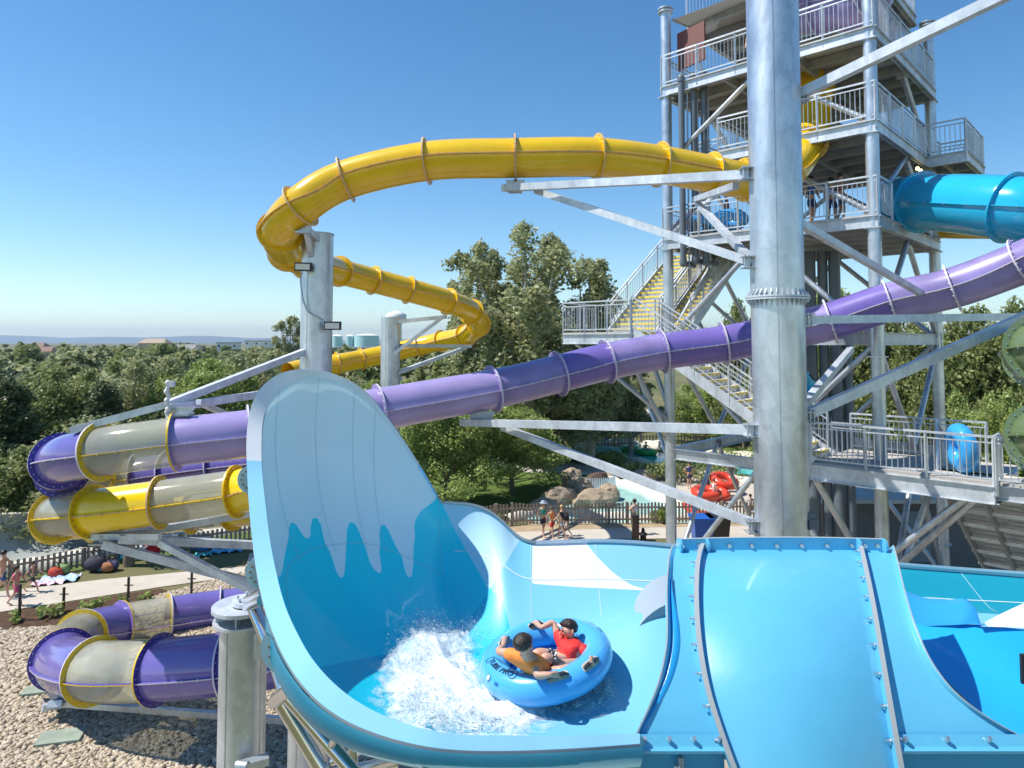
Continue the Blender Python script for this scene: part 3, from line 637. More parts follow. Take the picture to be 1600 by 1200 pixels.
b3 = thing('chain_hoist', 'white hoist and hanging chain on the beam joint above the clear tube', 'hoist', W(265, 640, 14.2))
mb = MB()
for k in range(16): mb.sphere(W(262+2*math.sin(k*1.7), 598+k*4.6, 14.1), .045+.015*(k % 3 == 0), 8, 5)
mb.box(W(267, 600, 14.1), (.14, .1, .12)); mb.build('chain', mat('hoist_white', (.7, .7, .7), .5), b3)

# ================================================================== SLIDE TOWER
TC = Vector((10.2, 19.0, 0)); TU = Vector((-.721, .692, 0)); TV = Vector((.693, .721, 0)); SA, SB = 6.6, 6.9
def T(a, b, z): return TC+TU*a+TV*b+Vector((0, 0, z))
tower = thing('slide_tower', 'tall galvanized steel slide tower with railed decks stairs and diagonal braces', 'tower', T(0, 0, 0))
def railing(parent, pts, h=1.07, name='railing', post_every=1.5, bar=.13, closed=False, mat_=None, mesh=False):
    mb = MB()
    for a, b in zip(pts, pts[1:]):
        a = Vector(a); b = Vector(b); L = (b-a).length; n = max(1, round(L/post_every)); H = Vector((0, 0, h))
        e0 = random.uniform(.001, .008); mb.beam(a+H, b+H, .046+e0, .044+e0); mb.beam(a+Vector((0, 0, .10)), b+Vector((0, 0, .10)), .03, .035); mb.beam(a+Vector((0, 0, h-.14)), b+Vector((0, 0, h-.14)), .03, .03)
        for k in range(n+1): p = a.lerp(b, k/n); e_ = random.uniform(-.006, .006); mb.beam(p-Vector((e_, e_, .28-e_)), p+H+Vector((e_, -e_, abs(e_))), .055+e_, .055+e_)
        m = int(L/bar)
        for k in range(1, m): p = a.lerp(b, k/m); mb.beam(p+Vector((0, 0, .10)), p+Vector((0, 0, h-.14)), .017, .017)
    mb.build(name, mat_ or GALVL, parent)
def deck(parent, a0, a1, b0, b1, z, name='deck', fascia=.34):
    mb = MB(); mb.quadbox([T(a0, b0, z), T(a1, b0, z), T(a1, b1, z), T(a0, b1, z)][::-1], .05); mb.build(name, DECKF, parent)
    mb = MB(); zz = z-.05-fascia/2
    cs = [T(a0, b0, zz), T(a1, b0, zz), T(a1, b1, zz), T(a0, b1, zz)]
    for p, q in zip(cs, cs[1:]+cs[:1]):
        mb.beam(p, q, .03, fascia); 
        for dz in (-fascia/2+.01, fascia/2-.012): mb.beam(p+Vector((0, 0, dz)), q+Vector((0, 0, dz)), .16, .02)
    mb.build('edge_beam', GALVL, parent)
    mb = MB(); n = max(2, int(abs(b1-b0)/1.1))
    for k in range(1, n): b = b0+(b1-b0)*k/n; mb.beam(T(a0+.05, b, zz), T(a1-.05, b, zz), .09, fascia*.8)
    m = max(2, int(abs(a1-a0)/2.2))
    for k in range(1, m): a = a0+(a1-a0)*k/m; mb.beam(T(a, b0+.05, zz-.02), T(a, b1-.05, zz-.02), .11, fascia*.8)
    mb.build('joist', DKST, parent)
for (a, b), z1 in (((0, 0), 24.5), ((SA, 0), 20.8), ((0, SB), 20.5), ((SA, SB), 22)):
    mb = MB(); p = T(a, b, 0); mb.cyl(p, p+Vector((0, 0, z1)), .18, n=26)
    for z in (2.0, 8.6, 12.2, 14.9, 17.6): mb.box(p+Vector((0, 0, z)), (.44, .44, .03), .76); 
    mb.cyl(p+Vector((0, 0, z1-.03)), p+Vector((0, 0, z1+.02)), .27, n=26); mb.cyl(p+Vector((0, 0, z1-.14)), p+Vector((0, 0, z1-.1)), .26, n=26); mb.cyl(p, p+Vector((0, 0, .05)), .35)
    mb.build('column', GALVP, tower)
L1, L2, L3, L4 = 12.6, 15.3, 18.0, 20.9
deck(tower, -.15, SA+.1, -.15, SB, L1); deck(tower, -.15, 4.6, -.15, SB, L2); deck(tower, -.15, SA+.1, -.15, SB, L3); deck(tower, .4, SA, 1.5, SB, L4)
deck(tower, -1.3, 0, 5.4, 8.3, L2); deck(tower, 4.6, 5.6, .4, 5, L2-.5)
def R_(*pts, **k): railing(tower, [T(*p) for p in pts], **k)
for z in (L1, L2, L3):
    a1 = 4.6 if z == L2 else SA+.1
    R_((a1, -.15, z), (-.15, -.15, z)); R_((-.15, -.15, z), (-.15, 5.4 if z == L2 else (1.2 if z == L1 else SB), z)); R_((a1, -.15, z), (a1, SB, z)); R_((a1, SB, z), (0, SB, z))
R_((-.15, 4.6, L1), (-.15, SB, L1))
R_((5.6, .4, L2-.5), (4.6, .4, L2-.5)); R_((5.6, .4, L2-.5), (5.6, 5, L2-.5))
R_((0, 5.4, L2), (-1.3, 5.4, L2), (-1.3, 8.3, L2), (0, 8.3, L2), (0, 6.9, L2)); R_((.4, 1.5, L4), (SA, 1.5, L4)); R_((.4, 1.5, L4), (.4, SB, L4))
def brace(p, q, r_=.085, nm='brace', m=None):
    mb = MB(); mb.cyl(p, q, r_, n=14); e = (q-p).normalized()
    for x in (p, q): mb.box(x, (.03, .34, .26), .76)
    mb.build(nm, m or GALV, tower)
zz = [0, 5.3, 9.0, 12.2, 14.9, 17.6]
# left facade (b = 0) and right facade (a = 0), back ones too
for b in (0, SB):
    brace(T(3.3, b, L2-.4), T(0.1, b, L1+.1)); brace(T(3.3, b, L1-.4), T(.1, b, 9.2)); brace(T(3.3, b, L1-.4), T(SA-.1, b, 9.2)); brace(T(3.3, b, L3-.4), T(SA-.1, b, L2)); brace(T(3.3, b, L2-.4), T(SA-.1, b, L1+.1))
    brace(T(3.3, b, L3-.4), T(.2, b, L2+.1)); brace(T(.1, b, 8.9), T(3.3, b, 5.7)); brace(T(SA-.1, b, 8.9), T(3.3, b, 5.7)); brace(T(3.3, b, 5.3), T(.1, b, 1.0)); brace(T(3.3, b, 5.3), T(SA-.1, b, 1.0))
for a in (0, SA):
    brace(T(a, 3.4, L2-.4), T(a, .1, L1+.3)); brace(T(a, 3.4, L2-.4), T(a, SB-.1, L1)); brace(T(a, 3.4, L3-.4), T(a, SB-.1, L2)); brace(T(a, 3.4, L1-.4), T(a, .1, 9.2)); brace(T(a, 3.4, L1-.4), T(a, SB-.1, 9.2))
    brace(T(a, .1, 8.9), T(a, 3.4, 5.7)); brace(T(a, SB-.1, 8.9), T(a, 3.4, 5.7)); brace(T(a, 3.4, 5.2), T(a, .1, 1.0)); brace(T(a, 3.4, 5.2), T(a, SB-.1, 1.0))
mb = MB()
for (p, q) in ((T(0, 0, 9.1), T(SA, 0, 9.1)), (T(0, 0, 9.1), T(0, SB, 9.1)), (T(0, SB, 9.1), T(SA, SB, 9.1)), (T(SA, 0, 9.1), T(SA, SB, 9.1)), (T(0, 0, 5.2), T(SA, 0, 5.2)), (T(0, SB, 5.2), T(SA, SB, 5.2)), (T(SA, 0, 5.2), T(SA, SB, 5.2))):
    mb = MB(); mb.beam(p, q, .03, .34); mb.beam(p+Vector((0, 0, .17)), q+Vector((0, 0, .17)), .2, .02); mb.beam(p-Vector((0, 0, .17)), q-Vector((0, 0, .17)), .2, .02); mb.build('tie_beam', GALV, tower)
# dark pipes
for px, ya_, yb_ in ((1066, 122, 412), (1085, 118, 408), (1101, 114, 410)):
    mb = MB(); d = 22.9; p = W(px, ya_, d); q = W(px, yb_, d); p.x = q.x = (p.x+q.x)/2; mb.cyl(q, p, .105, n=16); 
    for t_ in (.0, .45, .98): c = q.lerp(p, t_); mb.cyl(c, c+Vector((0, 0, .14)), .13, n=16)
    mb.sphere(q, .125, 12, 8); mb.sphere(p, .12, 12, 8); mb.cyl(q, q+Vector((.5, .5, 0)), .1, n=12); mb.build('riser_pipe', DPIPE, tower)
for px in (1077, 1093, 1110):
    mb = MB(); d = 23; p = W(px, 125, d); q = W(px, 418, d); mb.cyl(q, Vector((q.x, q.y, p.z)), .03, n=8); mb.build('conduit', GALV, tower)
for k, (a, b, r_) in enumerate(((2.9, 3.0, .15), (2.55, 3.2, .13), (2.2, 3.3, .15), (1.9, 3.5, .12), (3.3, 3.1, .07))):
    p = T(a, b, 0); mb = MB(); mb.cyl(p, p+Vector((0, 0, 12.1 if k < 3 else 9)), r_*1.25, n=16); mb.build('riser_pipe', DPIPE, tower)
for k, b in enumerate((4.4, 4.8)):
    mb = MB(); c = T(-.1, b, L2-.55); mb.sphere(c, .09, 10, 7, sc_=(1, 1, .9)); mb.build('soffit_lamp', BLACK, tower)
    lm = bpy.data.materials.get('warm_lamp') or mat('warm_lamp', (1, .85, .5), .4)
    lm.node_tree.nodes['Principled BSDF'].inputs['Emission Color'].default_value = (1, .78, .4, 1); lm.node_tree.nodes['Principled BSDF'].inputs['Emission Strength'].default_value = 3
    mb = MB(); mb.cyl(c-Vector((.05, .1, .04)), c-Vector((.06, .13, .09)), .055, n=12); mb.build('lamp_lens', lm, tower)
# landing and lower deck, stairs
LD = thing('stair_deck', 'lower railed steel deck with a blue tube standing on it', 'deck', T(-2.86, -1.68, 0))
ZL = 5.75; ZM = 9.35
deck(LD, -2.86, 1.25, -1.68, 1.6, ZL, fascia=.42)
railing(LD, [T(1.25, -1.68, ZL), T(-2.86, -1.68, ZL)], post_every=1.35); railing(LD, [T(-2.86, -1.68, ZL), T(-2.86, -.9, ZL)]); railing(LD, [T(-2.2, 1.6, ZL), T(1.25, 1.6, ZL)]); railing(LD, [T(-.2, -.2, ZL), T(1.2, -.2, ZL)], h=.95)
for p, q in ((T(-2.4, -1.3, ZL-.5), T(.3, .2, 2.2)), (T(-2.2, -1.3, ZL-.5), T(1.0, -.9, 2.0)), (T(1.2, -1.5, ZL-.5), T(.1, 0, 2.2)), (T(-1, 1.5, ZL-.5), T(0, 0, 1.4))):
    mb = MB(); mb.cyl(p, q, .09, n=16); mb.build('brace', GALV, LD)
def stair(parent, p0, p1, side, width, nst, name='stair_flight', railh=.95):
    """p0 low front edge, p1 high edge; side = unit vector across"""
    p0 = Vector(p0); p1 = Vector(p1); H = p1-p0; run = Vector((H.x, H.y, 0)); st = run/nst; rise = H.z/nst; S_ = Vector(side)*width
    rd = run.normalized(); dp = st.length
    mb = MB()
    for k in range(nst):
        a = p0+st*k+Vector((0, 0, rise*(k+1)))
        mb.add([a, a+S_, a+S_+rd*(dp+.02), a+rd*(dp+.02), a-Vector((0, 0, .05)), a+S_-Vector((0, 0, .05)), a+S_+rd*(dp+.02)-Vector((0, 0, .05)), a+rd*(dp+.02)-Vector((0, 0, .05))],
               [(0,1,2,3),(7,6,5,4),(0,4,5,1),(1,5,6,2),(2,6,7,3),(3,7,4,0)], 0)
        mb.add([a-rd*.012+Vector((0, 0, .004)), a+S_-rd*.012+Vector((0, 0, .004)), a+S_+rd*.05+Vector((0, 0, .004)), a+rd*.05+Vector((0, 0, .004)), a-rd*.012-Vector((0, 0, .07)), a+S_-rd*.012-Vector((0, 0, .07))], [(0,1,2,3),(4,5,1,0)], 1)
        mb.add([a-Vector((0, 0, .05)), a+S_-Vector((0, 0, .05)), a+S_-Vector((0, 0, rise)), a-Vector((0, 0, rise))], [(3,2,1,0)], 2)
    mb.build('treads', [TREAD, TREADY, GALV], parent)
    for o_ in (Vector((0, 0, 0)), S_):
        mb = MB(); mb.beam(p0+o_-rd*.1, p1+o_+Vector((0, 0, .02)), .04, .32); mb.build('stringer', GALVL, parent)
        H3 = Vector((0, 0, railh)); mb = MB(); a = p0+o_+Vector((0, 0, .25)); b = p1+o_+Vector((0, 0, .25))
        mb.beam(a+H3, b+H3, .045); mb.beam(a+Vector((0, 0, .12)), b+Vector((0, 0, .12)), .03); mb.beam(a+H3-Vector((0, 0, .17)), b+H3-Vector((0, 0, .17)), .03)
        n = max(2, round((b-a).length/1.3))
        for k in range(n+1): q = a.lerp(b, k/n); mb.beam(q-Vector((0, 0, .3)), q+H3, .05)
        n = int((b-a).length/.15)
        for k in range(n): q = a.lerp(b, k/n); mb.beam(q+Vector((0, 0, .12)), q+H3-Vector((0, 0, .17)), .016)
        mb.build('stair_rail', GALVL, parent)
SM = thing('stairway', 'galvanized stairway with yellow edged treads rising left of the tower', 'stairs', T(8, -1.5, 0))
stair(SM, T(1.3, -1.68, ZL), T(7.0, -1.68, ZM), TV, 1.45, 19)
mb = MB()
deck(SM, 7.0, 9.9, -1.75, 0.2, ZM, name='landing', fascia=.36)
railing(SM, [T(7.0, -1.75, ZM), T(9.9, -1.75, ZM), T(9.9, .2, ZM)], post_every=1.1)
stair(SM, T(9.2, .2, ZM), T(9.2, 4.6, L1), -TU, 2.1, 18)
stair(SM, T(7.0, .25, ZM), T(7.0, 4.0, L1-.4), -TU, 1.1, 17)
deck(SM, 6.0, 9.3, 4.6, 6.0, L1, name='landing'); railing(SM, [T(9.3, 4.6, L1), T(9.3, 6.0, L1), T(6.8, 6.0, L1)])
for p, q in ((T(9.5, -1.5, ZM-.4), T(6.6, -.2, 6.4)), (T(7.6, .1, ZM-.4), T(6.6, 0, 6.6)), (T(9.0, 1.0, ZM-.4), T(6.6, .1, 4.6)), (T(7.4, -1.6, ZM-.4), T(6.5, -.1, 5.6)), (T(9.3, 5, L1-.4), T(6.6, 6.8, 9)), (T(9.2, 4.7, L1-.4), T(6.7, 3, 9)), (T(8.0, 4.7, L1-.4), T(6.6, .3, 9.2))):
    mb = MB(); mb.cyl(p, q, .08, n=14); mb.build('brace', GALV, SM)
# wide stairs seen from below at the right
SR = thing('stairway', 'broad stairway seen from below behind the lower deck at right', 'stairs', T(-3.5, 2, 0))
stair(SR, T(-4.9, 5.2, 2.0), T(-4.9, -.6, ZL), TU, 3.4, 20, railh=1.05)
mb = MB()
for k in range(5): p = T(-4.9+.1+.8*k, -.6, ZL-.35); q = T(-4.9+.1+.8*k, 5.2, 1.65); mb.beam(p, q, .06, .26)
mb.build('carriage', DKST, SR); deck(SR, -4.9, -2.9, -1.5, -.6, ZL, name='landing')
railing(SR, [T(-2.9, -1.68, ZL), T(-4.9, -1.6, ZL)])
mb = MB()
for k in range(7): mb.beam(T(-4.9, -.2+.85*k, ZL-.62-.55*k), T(-1.5, -.2+.85*k, ZL-.62-.55*k), .06, .1)
mb.build('cross_bar', GALV, SR)
# things in the tower
bd = thing('notice_board', 'maroon board on posts at the left edge of the top deck', 'board', T(5.4, .3, L3))
mb = MB(); mb.quadbox([T(6.35, .35, L3+1.95), T(5.3, .35, L3+2.1), T(5.3, .45, L3+2.1), T(6.35, .45, L3+1.95)], 1.35); mb.build('panel', BROWN, bd)
for a in (6.15, 5.45): mb = MB(); mb.beam(T(a, .4, L3), T(a, .4, L3+.8), .07); mb.build('leg', GALV, bd)
sh = thing('shade_sail', 'white fabric shade canopy over the top deck', 'shade canopy', T(3, 1, L4))
mb = MB(); mb.grid([[T(6.5-.6*i, .3+1.1*j, L3+2.5+.0*i+.3*math.sin(math.pi*j/5)*math.sin(math.pi*i/8)+.12*j) for j in range(6)] for i in range(9)]); mb.build('fabric', mat('white_fabric', (.7, .72, .74), .8), sh)
for a in (6.5, 4.0, 1.7): mb = MB(); mb.beam(T(a, .3, L3+2.5), T(a, 5.8, L3+3.1), .07); mb.build('frame', GALV, sh)
k = [(1180,40,23.5),(1240,25,22.8),(1290,12,21.5),(1345,6,20.6),(1370,-40,20.4)]
pt = thing('purple_tube_slide', 'big purple tube bend high up inside the tower top', 'water slide', W(*k[2])); tube_slide(pt, k, 1.5, [P1]*5)
yb = thing('yellow_tube_slide', 'yellow slide start box inside the tower under the top deck', 'water slide', W(1270, 120, 22))
mb = MB(); mb.box(W(1272, 118, 22.6), (1.0, 1.0, 1.2), .76); mb.lathe(W(1270, 150, 22.2), [(.5, -.3), (.62, -.1), (.62, .1), (.5, .3)], 24, axis=(.3, -.2, .9)); mb.build('start_box', YEL, yb)
def ring_tube(name, label, cat, c, Rm, rm, axis, m, group=None):
    t = thing(name, label, cat, c, group); ax = Vector(axis).normalized(); e1 = ax.cross(Vector((0, 0, 1))).normalized(); e2 = ax.cross(e1)
    V = []; n, k = 36, 16
    for i in range(n):
        an = 2*math.pi*i/n; d_ = e1*math.cos(an)+e2*math.sin(an)
        for j in range(k): b = 2*math.pi*j/k; V.append(c+d_*(Rm+rm*math.cos(b))+ax*(rm*math.sin(b)))
    mb = MB(); mb.add(V, [(i*k+j, i*k+(j+1) % k, ((i+1) % n)*k+(j+1) % k, ((i+1) % n)*k+j) for i in range(n) for j in range(k)], 0, True)
    mb.build('ring', m, t)
    mb = MB()
    for an in (.7, 2.3, 3.9, 5.5): d_ = e1*math.cos(an)+e2*math.sin(an); p = c+d_*(Rm+.02)+ax*(rm+.012); q = e1*math.sin(an)-e2*math.cos(an); mb.beam(p-q*.12, p+q*.12, .04, .03)
    mb.build('handle', BLACK, t)
TUBEM = gel('inflated_vinyl', (.045, .36, .80), .22, .03, .0)
dt = T(-1.35, -.35, 0); ring_tube('inner_tube', 'blue inner tube standing upright on the lower deck', 'inner tube', T(-2.05, -.7, ZL+.62), .40, .22, (.93, -.18, .1), TUBEM)
ring_tube('inner_tube', 'turquoise round tube end beside the thick column above the stairs', 'inner tube', W(1254, 603, 18.6), .28, .17, (.6, -1, .2), TEAL)
ring_tube('inner_tube', 'blue inner tube held on the first deck behind the left pipes', 'inner tube', T(5.6, .5, L1+.45), .42, .2, (.3, .3, .9), TUBEM, 'inner tubes on the first tower deck'); ring_tube('inner_tube', 'blue inner tube held on the first deck nearer the thick column', 'inner tube', T(4.6, .6, L1+.5), .42, .2, (.1, .2, .9), TUBEM, 'inner tubes on the first tower deck')
ring_tube('inner_tube', 'blue inner tube propped against the rail right of the thick column', 'inner tube', T(3.0, .45, L1+.6), .42, .2, (.7, .7, .4), TUBEM, 'inner tubes on the first tower deck')

# ================================================================== GROUND
def ground_mat(name, c1, c2, sc_=2, rough=.9, bump=.4, bs=20, c3=None):
    m = mat(name, c1, rough, 0, .2, 0, bump, bs, 0, sc_, c2); return m
def patch(name, pts, z, m, zf=None, sub=True):
    P = [G(*p) if len(p) == 2 else Vector(p) for p in pts]; V = [Vector((p.x, p.y, z)) for p in P]
    me = bpy.data.meshes.new(name); bmh = bmesh.new(); vs = [bmh.verts.new(v) for v in V]; f = bmh.faces.new(vs); bmesh.ops.triangulate(bmh, faces=[f])
    bmh.normal_update()
    for f in bmh.faces:
        if f.normal.z < 0: f.normal_flip()
    bmh.to_mesh(me); bmh.free(); me.materials.append(m); o = link(name, me); tag(o, kind='structure'); return o
GR = ground_mat('dry_grass_soil', (.10, .115, .045), (.20, .17, .09), .05); GRASS = ground_mat('lawn', (.07, .125, .025), (.13, .17, .045), .7)
mb = MB(); mb.add([(-9000, -50, 0), (9000, -50, 0), (9000, 14000, 0), (-9000, 14000, 0)], [(0, 1, 2, 3)]); tag(mb.build('ground', GR), kind='structure')
patch('lawn', [(-400, 1000), (-100, 905), (60, 900), (390, 850), (600, 850), (780, 815), (1180, 810), (1180, 700), (600, 690), (-400, 800)], .006, GRASS)
GRAV = ground_mat('pebble_bed', (.30, .25, .19), (.42, .36, .28), 6)
patch('gravel_bed', [(-1400, 1300), (-300, 1020), (0, 985), (150, 972), (245, 930), (380, 893), (600, 880), (800, 860), (1250, 850), (2600, 900), (3500, 1700), (-1500, 2600)], .010, GRAV)
MUL = ground_mat('bark_mulch', (.055, .033, .022), (.12, .07, .045), 5, .95, .8, 30)
patch('mulch_bed', [(-300, 1025), (-300, 985), (0, 958), (250, 920), (262, 924), (250, 933), (150, 975), (0, 990)], .016, MUL)
patch('path', [(-300, 990), (-300, 945), (0, 925), (170, 905), (390, 885), (600, 872), (800, 850), (900, 843), (1050, 842), (1250, 842), (1250, 815), (1050, 817), (900, 822), (790, 832), (600, 845), (390, 865), (380, 900), (250, 918), (0, 957)], .022, CONC)
SOIL = ground_mat('dry_soil', (.33, .25, .16), (.45, .35, .23), 1.5)
patch('soil_strip', [(780, 833), (790, 822), (900, 815), (1180, 810), (1180, 822), (1050, 824), (900, 828)], .028, SOIL)
patch('soil_bank', [(215, 805), (300, 795), (395, 790), (395, 800), (260, 835), (200, 835)], .018, SOIL)
patch('far_path', [(690, 720), (740, 722), (820, 738), (990, 745), (1060, 790), (1180, 800), (1180, 745), (1050, 735), (900, 722), (760, 706), (690, 704)], .014, CONC)
patch('far_path', [(560, 640), (800, 640), (1180, 640), (1180, 668), (860, 664), (560, 656)], .018, CONC)
# pebbles
def pebbles():
    ico = bmesh.new(); bmesh.ops.create_icosphere(ico, subdivisions=1, radius=1); bv = np.array([v.co[:] for v in ico.verts]); bf = np.array([[v.index for v in f.verts] for f in ico.faces]); 
    ico.free()
    pts = []
    poly = [(-40, 1240), (-40, 990), (150, 974), (245, 932), (375, 896), (440, 900), (640, 1240)]
    A = []; tries = 0
    P2_ = np.array([[G(x, y).x, G(x, y).y] for x, y in poly]); lo = P2_.min(0); hi = P2_.max(0)
    cand = rng.uniform(lo, hi, (74000, 2)); d = sdpoly(cand, P2_); cand = cand[d > 0]
    keep = cand[rng.random(len(cand)) < np.clip(1.25-(cand[:, 1]-15)*.03, .5, 1)]
    n = len(keep); s = rng.uniform(.034, .068, n)*(1+.5*(rng.random(n) < .12)); V = np.repeat(bv[None], n, 0)*(1+rng.normal(0, .10, (n, len(bv), 1)))
    sc3 = np.stack([s*rng.uniform(.8, 1.5, n), s*rng.uniform(.7, 1.0, n), s*rng.uniform(.4, .75, n)], 1); V = V*sc3[:, None, :]
    an = rng.uniform(0, 6.28, n); c, s_ = np.cos(an), np.sin(an); x = V[:, :, 0]*c[:, None]-V[:, :, 1]*s_[:, None]; y = V[:, :, 0]*s_[:, None]+V[:, :, 1]*c[:, None]
    V = np.stack([x+keep[:, 0:1], y+keep[:, 1:2], V[:, :, 2]+.02+rng.uniform(0, .035, (n, 1))], 2).reshape(-1, 3)
    Fc = (bf[None]+(np.arange(n)*len(bv))[:, None, None]).reshape(-1, 3)
    return V, Fc
def bigmesh(name, V, Fc, m, smooth_=False, parent=None):
    me = bpy.data.meshes.new(name); k = Fc.shape[1]; me.vertices.add(len(V)); me.vertices.foreach_set('co', V.astype(np.float32).ravel())
    me.loops.add(Fc.size); me.loops.foreach_set('vertex_index', Fc.astype(np.int32).ravel()); me.polygons.add(len(Fc)); me.polygons.foreach_set('loop_start', np.arange(len(Fc), dtype=np.int32)*k)
    me.update(calc_edges=True); me.materials.append(m)
    if smooth_: me.polygons.foreach_set('use_smooth', np.ones(len(Fc), bool))
    me.update(); return link(name, me, parent)
def island_mat(name, cols, rough=.7, trans=0, bump=0):
    m = bpy.data.materials.new(name); m.use_nodes = True; t = m.node_tree; p = t.nodes['Principled BSDF']; p.inputs['Roughness'].default_value = rough; p.inputs['Specular IOR Level'].default_value = .3
    g = t.nodes.new('ShaderNodeNewGeometry'); r = t.nodes.new('ShaderNodeValToRGB'); e = r.color_ramp.elements
    while len(e) < len(cols): e.new(.5)
    for k, c in enumerate(cols): e[k].position = k/(len(cols)-1); e[k].color = (*c, 1)
    t.links.new(g.outputs['Random Per Island'], r.inputs[0]); t.links.new(r.outputs[0], p.inputs['Base Color'])
    if trans:
        tr = t.nodes.new('ShaderNodeBsdfTranslucent'); mx = t.nodes.new('ShaderNodeMixShader'); mx.inputs[0].default_value = trans; t.links.new(r.outputs[0], tr.inputs[0])
        t.links.new(p.outputs[0], mx.inputs[1]); t.links.new(tr.outputs[0], mx.inputs[2]); t.links.new(mx.outputs[0], t.nodes['Material Output'].inputs[0])
    return m
PEB = island_mat('river_pebble', [(.28, .22, .16), (.46, .38, .27), (.56, .47, .35), (.40, .33, .25), (.62, .55, .44)], .8)
pv, pf = pebbles(); po = bigmesh('gravel', pv, pf, PEB, True); tag(po, 'rounded tan river pebbles covering the ground below the slides', 'gravel', kind='stuff')
for px, py, w_, lb in ((95, 1158, .9, 'mossy green flat cover lying in the pebbles at the bottom left'), (60, 1084, .7, 'mossy green flat cover in the pebbles beside the purple bend')):
    c = G(px, py); t = thing('drain_cover', lb, 'cover', c); mb = MB(); mb.box(c+Vector((0, 0, .10)), (w_, w_*.62, .05), .25); mb.build('lid', mat('mossy_green', (.27, .32, .26), .8, var=.2), t)
    mb = MB(); mb.box(c+Vector((0, 0, .04)), (w_*.9, w_*.55, .07), .25); mb.build('frame', CONC, t)

# ------------------------------------------------------------------ trees
LEAFS = [island_mat('leaf_'+n_, c, .42, .45) for n_, c in (('grey_green', [(.24, .27, .11), (.37, .39, .19), (.50, .51, .31), (.30, .33, .14)]), ('deep_green', [(.16, .20, .065), (.25, .29, .10), (.37, .40, .18)]), ('bright_green', [(.23, .30, .07), (.33, .41, .12), (.44, .50, .20)]), ('pine_green', [(.09, .12, .05), (.14, .17, .075), (.21, .24, .12)]))]
BARK = mat('bark', (.20, .16, .12), .9, bump=.5, bscale=15, var=.3); BARKP = mat('pale_bark', (.42, .38, .33), .9, bump=.5, bscale=10, var=.3)
def leaf_cloud(clumps, n, size, seed):
    r = np.random.default_rng(seed); C = np.array([c[:3] for c in clumps]); S = np.array([c[3:6] for c in clumps]); wgt = S.prod(1)**.66; wgt /= wgt.sum()
    k = r.choice(len(C), n, p=wgt); d = r.normal(size=(n, 3)); d /= np.linalg.norm(d, axis=1)[:, None]; rad = r.random(n)**.45
    rad *= 1+.22*np.sin(d[:, 0]*7+k)*np.sin(d[:, 2]*6+2*k)
    P = C[k]+d*S[k]*rad[:, None]; s = size*r.uniform(.6, 1.35, n)
    nrm = d*.6+r.normal(size=(n, 3))*.7+np.array([0, 0, .45]); nrm /= np.linalg.norm(nrm, axis=1)[:, None]
    a = np.cross(nrm, r.normal(size=(n, 3))); a /= np.linalg.norm(a, axis=1)[:, None]; b = np.cross(nrm, a)
    V = np.stack([P-a*s[:, None], P+b*(s*.55)[:, None], P+a*s[:, None], P-b*(s*.55)[:, None]], 1).reshape(-1, 3)
    return V, np.arange(4*n).reshape(-1, 4)
def limb(mb, pts, r0, r1, n=8, m=0):
    Q = spline(pts, 4); V = []
    for i, p in enumerate(Q):
        t = (Q[min(len(Q)-1, i+1)]-Q[max(0, i-1)]).normalized(); u = Vector((1, 0, 0)) if abs(t.x) < .9 else Vector((0, 1, 0)); e1 = t.cross(u).normalized(); e2 = t.cross(e1)
        r_ = r0+(r1-r0)*i/(len(Q)-1)
        for k in range(n): an = 2*math.pi*k/n; V.append(p+e1*(r_*math.cos(an))+e2*(r_*math.sin(an)))
    mb.add(V, [(i*n+k, i*n+(k+1) % n, (i+1)*n+(k+1) % n, (i+1)*n+k) for i in range(len(Q)-1) for k in range(n)], m, True)
